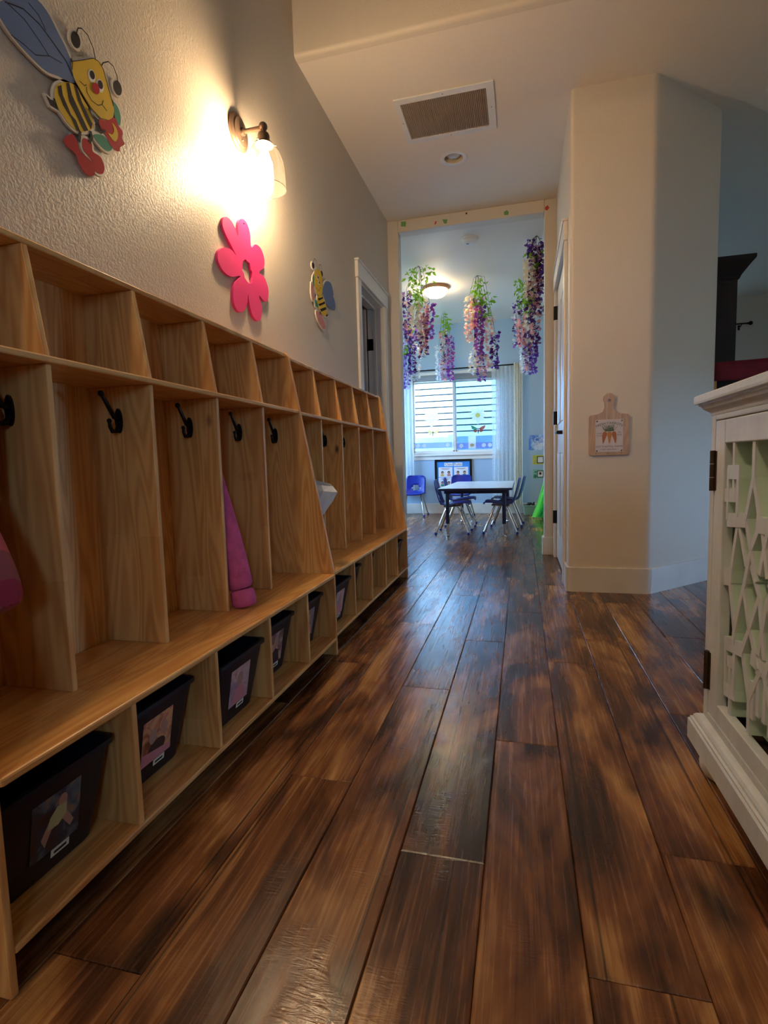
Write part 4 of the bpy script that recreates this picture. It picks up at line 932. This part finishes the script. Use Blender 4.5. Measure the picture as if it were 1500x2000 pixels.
# ------------------------------------------------------------------ boards, posters and things by the far wall
def ff(cx, cz, y0): return lambda a, b, d: (cx+a, y0-d, cz+b)
def rect(a0, a1, b0, b1): return [(a0, b0), (a1, b0), (a1, b1), (a0, b1)]
bt = thing('rules_board', 'black-framed blue class rules board under the window', 'notice board', (-.97, YF-.02, .36))
f0 = ff(-.972, .575, YF-.0005)
W2, H2 = .272, .225
obj('frame', MB().prism(rect(-W2, W2, -H2, H2), f0, 0, .022, [rect(-W2+.03, W2-.03, -H2+.03, H2-.03)]), m_black, bt, bevel=.002)
obj('backing', MB().prism(rect(-W2+.03, W2-.03, -H2+.03, H2-.03), f0, 0, .008), mat('bright_blue_paper', '#3f8fe0', .6), bt)
m_card = mat('white_card', '#ece8ea', .6)
for a in ((-.128, .0), (.008, .14)): tcd = obj('title_card', MB().prism(rect(a[0], a[1]-.006, .125, .175), f0, .008, .0092), m_card, bt)
text('title_lettering', 'Class', m_ink, bt, lambda a, b, d: f0(a-.064, b+.137, .0095), .052); text('title_lettering', 'Rules', m_ink, bt, lambda a, b, d: f0(a+.07, b+.137, .0095), .052)
m_hair = mat('printed_hair', '#3a2320', .5); m_gold = mat('printed_gold', '#c9b25a', .5)
for i, (a, b) in enumerate(((-.115, .035), (.115, .035), (-.115, -.115), (.115, -.115))):
    cd = obj('rule_card', MB().prism(rect(a-.103, a+.103, b-.068, b+.075), f0, .008, .0092), m_card, bt)
    obj('caption', MB().prism(rect(a-.07, a+.07, b+.054, b+.058), f0, .0092, .0096).prism(rect(a-.05, a+.05, b+.044, b+.048), f0, .0092, .0096), m_ink, cd)
    for k, dx_ in enumerate((-.045, .05)):
        obj('picture_shape', MB().prism(ell(a+dx_, b-.002, .02, .022), f0, .0092, .0096), m_hair, cd)
        obj('picture_shape', MB().prism(ell(a+dx_, b-.010, .015, .016), f0, .0096, .0099), m_skin, cd)
        obj('picture_shape', MB().prism(rect(a+dx_-.024, a+dx_+.024, b-.055, b-.026), f0, .0092, .0096), (m_gold, m_cloth_pink, bm_g, bm_wing)[(i+k) % 4], cd)
# calming corner poster and two cards
p0 = at(1033, 849, y=YF); px, pz = p0.x, 1.005
cp = thing('wall_poster', 'blue sky poster lettered Calming Corner on the far wall', 'poster', (px+.19, YF, pz))
m_sky, nt, b = new_mat('printed_sky'); tcn = N(nt, 'ShaderNodeTexCoord'); nz = N(nt, 'ShaderNodeTexNoise', i_Scale=9.0, i_Detail=4.0); L(nt, tcn, 'Object', nz, 'Vector'); rr_ = ramp(nt, [(.42, lin('#4f86d8')), (.6, lin('#cfe0f4'))]); L(nt, nz, 'Fac', rr_, 0); L(nt, rr_, 0, b, 'Base Color')
f1 = ff(px+.19, pz, YF-.0005)
obj('sheet', MB().prism(rect(-.19, .19, -.108, .108), f1, 0, .0015), m_sky, cp)
text('lettering', 'Calming', m_white, cp, lambda a, b, d: f1(a+.02, b+.01, .002), .085); text('lettering', 'Corner', m_white, cp, lambda a, b, d: f1(a+.02, b-.055, .002), .085)
for i, (zc, col, icon, lab) in enumerate(((.76, '#c9cc5a', s_white, 'yellow card with an empty black-framed square below the sky poster'), (.558, '#8fc4b8', m_hair, 'mint card with a black-framed face picture, lowest on the far wall'))):
    f2 = ff(px+.20, zc, YF-.0005); q = thing('picture_card', lab, 'card', (px+.20, YF, zc))
    obj('sheet', MB().prism(rect(-.145, .145, -.066, .066), f2, 0, .0015), mat('card_paper_%d' % i, col, .6, vary=.1), q)
    obj('print', MB().prism(ell(-.115, -.03, .022, .028), f2, .0015, .002).prism(ell(-.11, .03, .016, .012), f2, .0015, .002), m_gold if i == 0 else bm_g, q)
    pf = obj('black_frame', MB().prism(rect(-.09, .0, -.048, .048), f2, .0015, .006, [rect(-.08, -.01, -.038, .038)]), m_ink, q)
    obj('inset', MB().prism(rect(-.08, -.01, -.038, .038), f2, .0015, .003), m_card, pf)
    if i: obj('face', MB().prism(ell(-.045, .008, .018, .02), f2, .003, .0035), m_hair, pf)
# small green tub with shoes-like dark things, and the green netting
tbx = thing('toy_tub', 'small sage green plastic tub on the floor by the far wall', 'tub', (.10, 7.64, 0))
obj('tub', MB().rings([rrect(.02+i, .19-i, 7.55+i, 7.75-i, .02, z) for i, z in ((.012, .001), (0, .12), (-.006, .122), (-.006, .135), (.004, .135), (.014, .006))], True, True), mat('sage_plastic', '#8da58a', .45), tbx, smooth=True)
mt = mat('black_toy', '#1c1c20', .6)
o = obj('toy_figure', MB().tube([(.06, 7.64, .02), (.075, 7.64, .12), (.10, 7.64, .15), (.14, 7.63, .16)], [.02, .025, .024, .012]).tube([(.15, 7.65, .03), (.155, 7.65, .13), (.17, 7.64, .175)], [.02, .02, .01]), mt, loc=(.10, 7.64, .02), smooth=True); tag(o, 'black toy sticking out of the sage green tub', 'toy')
m_net = sheer_mat('lime_netting', '#86ff60', .15)
rows = []
for j in range(15):
    t = j/14; row = []
    for i in range(27):
        s = i/26; z = .82*(1-t)**1.0+.004; spread = .015+.20*t**1.6
        row.append((.34-spread+s*(spread+.18), 7.16-.03*t+.05*math.sin(s*19+2*t)*(.25+t)+.05*math.sin(7*s), max(z+.012*math.sin(s*13)*t, .003)))
    rows.append(row)
nt_ = thing('green_netting', 'lime green netting trailing onto the classroom floor', 'netting', (.30, 7.16, 0))
obj('drape', MB().grid(rows), m_net, nt_, smooth=True)
obj('inner_fold', MB().grid([[(p_[0]+.03+.02*math.sin(8*i), p_[1]+.045, p_[2]*.9+.003) for i, p_ in enumerate(r)] for r in rows]), sheer_mat('aqua_netting', '#3fc8a0', .25), nt_, smooth=True)

# ------------------------------------------------------------------ cutting board sign
cb = thing('cutting_board_sign', 'wooden cutting board sign printed with three carrots', 'sign', (.47, YC, .78))
bcx, bz0, bz1 = .471, .783, 1.007; m_cb = pine('pale_board', 2, '#d0b090', '#b58f6c', .55)
half = [(.0, bz0), (.092, bz0), (.102, bz0+.006), (.104, bz0+.016), (.104, bz1-.012), (.098, bz1-.001), (.06, bz1+.004), (.032, bz1+.018), (.022, bz1+.04), (.024, bz1+.066), (.031, bz1+.083), (.028, bz1+.102), (.014, bz1+.114), (0, bz1+.117)]
ol = half+[(-a, b) for a, b in half[::-1][1:-1]]
fb = lambda a, b, d: (bcx+a, YC-.0005-d, b)
obj('board', MB().prism(ol, fb, 0, .014, [ell(0, bz1+.075, .0085, .0085, 0, 14)]), m_cb, cb, bevel=.0015)
for x in (-.068, -.002, .068): obj('plank_joint', MB().prism(rect(x-.0008, x+.0008, bz0+.002, bz1-.001), fb, .014, .0144), mat('joint_brown', '#8a6548', .7) if x < -.06 else bpy.data.materials['joint_brown'], cb)
pl = obj('print_plate', MB().prism(rect(-.071, .073, .801, .980), fb, .0144, .017), mat('off_white_enamel', '#d8cbc6', .4), cb)
for x in (-.063, .065):
    for z in (.809, .972): obj('rivet', MB().ball((bcx+x, YC-.018, z), .0055, 8, 6, (1, .6, 1)), m_chrome, pl)
m_txt = mat('grey_print', '#5a5156', .6)
fp = lambda ox, oz: (lambda a, b, d: fb(a+ox, b+oz, .0173))
text('lettering', 'FRESH CARROTS', m_txt, pl, fp(.001, .954), .0185, bend=.135); text('lettering', 'COTTONTAIL FARMS', m_txt, pl, fp(.001, .826), .0148)
text('lettering', '• 100% ORGANIC •', m_txt, pl, fp(.001, .811), .0115)
text('lettering', 'Locally', m_txt, pl, fp(-.0505, .901), .0105); text('lettering', 'Grown', m_txt, pl, fp(-.0505, .889), .0105); text('lettering', '25¢', m_txt, pl, fp(.054, .904), .012); text('lettering', 'Each', m_txt, pl, fp(.054, .891), .012)
m_car = mat('carrot_print', '#c98436', .5); m_car2 = mat('carrot_print_dark', '#b96f3c', .5); m_top2 = mat('carrot_leaf_print', '#5d6b4c', .6)
for (x, lean, m) in ((-.023, -.008, m_car2), (.002, 0, m_car), (.026, .008, m_car2)):
    obj('carrot', MB().prism(smooth_loop([(x-.012, .898), (x-.006, .912), (x+.006, .912), (x+.012, .898), (x+.008+lean*.6, .872), (x+lean, .846), (x-.007+lean*.6, .872)], 3), fb, .017, .0178), m, pl)
mb = MB(); rnd = random.Random(5)
for i in range(70):
    a = rnd.uniform(.15, PI-.15); l = rnd.uniform(.012, .042); x0, z0 = .002+rnd.uniform(-.022, .022), .915; x1_, z1_ = x0*.8+l*math.cos(a)*.8, z0+l*math.sin(a)
    mb.prism(stroke([(x0, z0), ((x0+x1_)/2, (z0+z1_)/2+.003), (x1_, z1_)], .0016), fb, .017, .0174+.0003*rnd.random())
obj('carrot_tops', mb, m_top2, pl)

# ------------------------------------------------------------------ white fretwork cabinet
m_cab, nt, b = new_mat('distressed_cream_paint'); g = N(nt, 'ShaderNodeNewGeometry')
n1 = N(nt, 'ShaderNodeTexNoise', i_Scale=11.0, i_Detail=6.0, i_Roughness=.7); mp = N(nt, 'ShaderNodeMapping', i_Scale=(1, 1, .35)); L(nt, g, 'Position', mp, 'Vector'); L(nt, mp, 0, n1, 'Vector')
r1 = ramp(nt, [(.24, lin('#aa9c90')), (.34, lin('#d2d8dc')), (.6, lin('#dee6ea'))]); L(nt, n1, 'Fac', r1, 0)
L(nt, r1, 0, b, 'Base Color'); b.inputs['Roughness'].default_value = .5
n2 = N(nt, 'ShaderNodeTexNoise', i_Scale=60.0, i_Detail=4.0); mp2 = N(nt, 'ShaderNodeMapping', i_Scale=(1, .15, 1)); L(nt, g, 'Position', mp2, 'Vector'); L(nt, mp2, 0, n2, 'Vector'); bp = N(nt, 'ShaderNodeBump', i_Strength=.2, i_Distance=.002); L(nt, n2, 'Fac', bp, 'Height'); L(nt, bp, 0, b, 'Normal')
m_mint = mat('mint_inner_paint', '#cfe4d2', .55, vary=.08)
m_inner = mat('cabinet_inside', '#3a2a20', .8)
cx0, cx1, cy0, cy1 = .430, .86, .30, 1.402
cab = thing('fretwork_cabinet', 'distressed cream sideboard with mint geometric fretwork doors', 'cabinet', ((cx0+cx1)/2, (cy0+cy1)/2, 0))
def boxring(o_, z): return [(cx0-o_, cy0-o_, z), (cx1+o_, cy0-o_, z), (cx1+o_, cy1+o_, z), (cx0-o_, cy1+o_, z)]
obj('top', MB().rings([boxring(o_, z) for o_, z in ((0, .862), (.002, .868), (.006, .872), (.014, .878), (.018, .885), (.022, .887), (.022, .890), (.029, .891), (.030, .896), (.030, .908), (.026, .911))]), m_cab, cab)
obj('base_moulding', MB().rings([boxring(o_, z) for o_, z in ((.024, .062), (.026, .066), (.026, .114), (.022, .118), (.022, .122), (.017, .124), (.016, .129), (.012, .134), (.006, .137), (0, .139))]), m_cab, cab)
for x, y in ((cx0+.035, cy1-.045), (cx1-.04, cy1-.045), (cx0+.035, cy0+.045), (cx1-.04, cy0+.045)):
    obj('bun_foot', MB().lathe([(.030, .001), (.040, .008), (.050, .024), (.052, .038), (.046, .052), (.034, .060), (.028, .064)], (x, y, 0), 'z', 28), m_cab, cab, smooth=True)
obj('side', MB().box(cx0+.03, cx1, cy1-.018, cy1, .139, .862), m_cab, cab)
obj('side', MB().box(cx0+.03, cx1, cy0, cy0+.018, .139, .862), m_cab, cab)
obj('back', MB().box(cx1-.012, cx1, cy0+.018, cy1-.018, .139, .862), m_cab, cab)
obj('inside_bottom', MB().box(cx0+.03, cx1-.012, cy0+.018, cy1-.018, .139, .155), m_inner, cab)
dya, dyb, dza, dzb = .865, 1.372, .160, .848
cym = (cy0+cy1)/2
obj('face_frame', MB().box(cx0, cx0+.03, dyb+.002, cy1, .139, .862).box(cx0, cx0+.03, cy0, cy0+.03, .139, .862).box(cx0, cx0+.03, cy0+.03, dyb+.002, dzb+.002, .862).box(cx0, cx0+.03, cy0+.03, dyb+.002, .139, dza-.002), m_cab, cab, bevel=.0025)
def fpt(u, v): p_ = at(u, v, x=cx0+.004); return (p_.y, p_.z)
c3 = lambda x, y: fpt(1350+x*.175, 780+y*.175)
c4 = lambda x, y: fpt(1340+x*.2, 1100+y*.2)
bars = []
for fn_, lst in ((c3, [([(490, 470), (485, 770)], .011), ([(415, 812), (545, 812)], .030), ([(420, 760), (405, 1345)], .011), ([(530, 760), (512, 1310)], .013), ([(476, 860), (470, 1110)], .009), ([(340, 1062), (500, 1068)], .030), ([(400, 1345), (610, 1350)], .030), ([(706, 455), (692, 880)], .013), ([(692, 880), (600, 1330)], .013), ([(692, 880), (762, 1380)], .013), ([(750, 1410), (900, 1425)], .03),
        ([(600, 1330), (652, 1680)], .013), ([(760, 1400), (652, 1680)], .013), ([(652, 1680), (585, 2040)], .013), ([(652, 1680), (712, 2040)], .013), ([(508, 1380), (430, 1900), (420, 2040)], .013), ([(520, 1400), (600, 1860)], .013), ([(835, 1470), (740, 1960)], .013), ([(330, 1930), (420, 1960)], .024)]),
        (c4, [([(405, 130), (450, 640)], .013), ([(330, 150), (410, 160)], .026), ([(600, 20), (540, 240), (448, 660), (440, 780)], .013), ([(540, 240), (592, 640)], .013), ([(610, 20), (690, 330), (592, 640)], .013), ([(690, 330), (735, 950)], .013), ([(592, 640), (515, 860)], .013), ([(592, 640), (645, 900), (660, 1030)], .013), ([(350, 770), (520, 850)], .03), ([(362, 720), (352, 1240)], .011), ([(447, 780), (425, 1290)], .013), ([(400, 960), (395, 1200)], .009), ([(375, 950), (440, 985)], .024), ([(340, 1215), (440, 1280)], .03), ([(392, 1270), (388, 1480)], .012), ([(515, 880), (572, 1330)], .013), ([(690, 1040), (572, 1330)], .013), ([(572, 1330), (565, 1660)], .013), ([(640, 1000), (760, 1075), (820, 1110)], .03), ([(740, 1060), (710, 1560)], .013), ([(790, 1340), (770, 1720)], .02)])):
    for pts, w in lst: bars.append(([fn_(*q) for q in pts], w))
def door(yl, yh, mirror):
    o_ = obj('door', MB().box(cx0, cx0+.022, yl, yl+.058, dza, dzb).box(cx0, cx0+.022, yh-.058, yh, dza, dzb).box(cx0, cx0+.022, yl+.058, yh-.058, dzb-.052, dzb).box(cx0, cx0+.022, yl+.058, yh-.058, dza, dza+.042), m_cab, cab, bevel=.0025)
    mb = MB(); yc_ = (yl+yh)/2; ya_, yb_, za_, zb_ = yl+.05, yh-.05, dza+.035, dzb-.045
    for bi, (pts, w) in enumerate(bars):
        for mm in (0, 1):
            xo = .00011*(2*bi+mm)
            P = [((2*(dya+dyb)/2-y_ if mm else y_), z_) for y_, z_ in pts]
            P = [(y_-(dya+dyb)/2+yc_, z_) for y_, z_ in P]
            if max(abs(y_-yc_) for y_, z_ in P) > (yh-yl)/2-.04: P = [(min(max(y_, ya_), yb_), z_) for y_, z_ in P]
            P = [(y_, min(max(z_, za_), zb_)) for y_, z_ in P]
            if any((Vector(P[i])-Vector(P[i+1])).length < .004 for i in range(len(P)-1)): continue
            s_ = stroke(P, w); n_ = len(s_)
            mb.slot(0); mb.prism(s_, lambda a, b, d: (d, a, b), cx0+.002+xo, cx0+.0055+xo); mb.slot(1); mb.prism(s_, lambda a, b, d: (d, a, b), cx0+.0055+xo, cx0+.040+xo)
    obj('fretwork', mb, [m_cab, m_mint], o_)
    obj('door_glass', MB().box(cx0+.047, cx0+.050, yl+.05, yh-.05, dza+.035, dzb-.045), mat('old_mirror_glass', '#adc2b4', .4, .0) if 'old_mirror_glass' not in bpy.data.materials else bpy.data.materials['old_mirror_glass'], o_)
    return o_
dr = door(dya, dyb, False)
m_hinge = mat('aged_iron', '#4a3a2e', .55, .5)
for z in (.735, .262):
    mb = MB()
    for k in (-1, 0, 1): mb.tube([(cx0-.004, dyb+.001, z+k*.031-.0150), (cx0-.004, dyb+.001, z+k*.031+.0150)], .0062, 10)
    mb.box(cx0-.001, cx0+.001, dyb-.014, dyb+.002, z-.045, z+.045); obj('hinge', mb, m_hinge, dr, smooth=True)
d3 = door(.335, dya-.004, True)
for y_ in (dya+.03, dya-.034): obj('knob', MB().lathe([(.007, 0), (.006, -.012), (.014, -.02), (.014, -.028), (0, -.032)], (cx0, y_, .52), 'x', 14), m_hinge, dr if y_ > dya else d3, smooth=True)

# ------------------------------------------------------------------ living area beyond the slanted wall
m_dark = mat('espresso_wood', '#1c100c', .45, vary=.2)
tc_ = thing('tall_cabinet', 'tall dark wood cabinet with a flared crown in the blue-lit room', 'cabinet', (1.45, 5.25, 0))
tx, ty_, tzc = 1.692, 5.0, 2.18
obj('carcass', MB().box(1.26, tx, ty_, 5.42, .0, tzc), m_dark, tc_, bevel=.004)
def cr(o_, z): return [(1.26-o_, ty_-o_, z), (tx+o_, ty_-o_, z), (tx+o_, 5.42+o_*.2, z), (1.26-o_, 5.42+o_*.2, z)]
obj('crown', MB().rings([cr(o_, z) for o_, z in ((.004, tzc-.012), (.012, tzc), (.016, tzc+.015), (.04, tzc+.05), (.065, tzc+.085), (.09, tzc+.115), (.095, tzc+.125), (.095, tzc+.15))]), m_dark, tc_)
for a, b_ in ((1.27, 1.470), (1.476, 1.68)):
    dd = obj('cabinet_door', MB().box(a, b_, ty_-.018, ty_-.001, .12, tzc-.05), m_dark, tc_, bevel=.003)
    obj('door_panel', MB().box(a+.05, b_-.05, ty_-.022, ty_-.018, .2, tzc-.14), m_dark, dd, bevel=.003)
rd = thing('fabric_screen', 'deep red topped fabric screen standing before the tall dark cabinet', 'room divider', (2.0, 4.6, 0))
m_redc = mat('deep_red_cloth', '#7c1626', .8, vary=.15, vscale=14)
yq = 4.6; z0_ = at(1396, 745, y=yq).z; z1_ = at(1396, 709, y=yq).z; xl_ = at(1393, 728, y=yq).x; xr_ = 2.6
rows = [[(xl_+(xr_-xl_)*i/24, yq-.012-.006*math.sin(i*.9)-.01*math.sin(PI*j/5), z0_+(z1_-z0_)*j/5+.012*math.sin(PI*i/24)*(j == 5)) for i in range(25)] for j in range(6)]
obj('red_band', MB().grid(rows), m_redc, rd, smooth=True, solid=.006)
obj('dark_panel', MB().box(xl_+.03, xr_-.03, yq-.004, yq+.004, .12, z0_+.02), mat('black_cloth', '#14100f', .85), rd)
for x in (xl_+.004, xr_-.02): obj('post', MB().box(x, x+.02, yq-.004, yq+.016, 0, z1_-.01), pine_v, rd); obj('foot', MB().box(x-.005, x+.025, yq-.16, yq+.16, 0, .02), pine_h, rd)
ro = at(1468, 630, y=YF-.09)
rod('black curtain rod with round finial in the blue-lit room', 1.5, ro.x-.05, at(1450, 632, y=YF-.09).z, YF-.09)
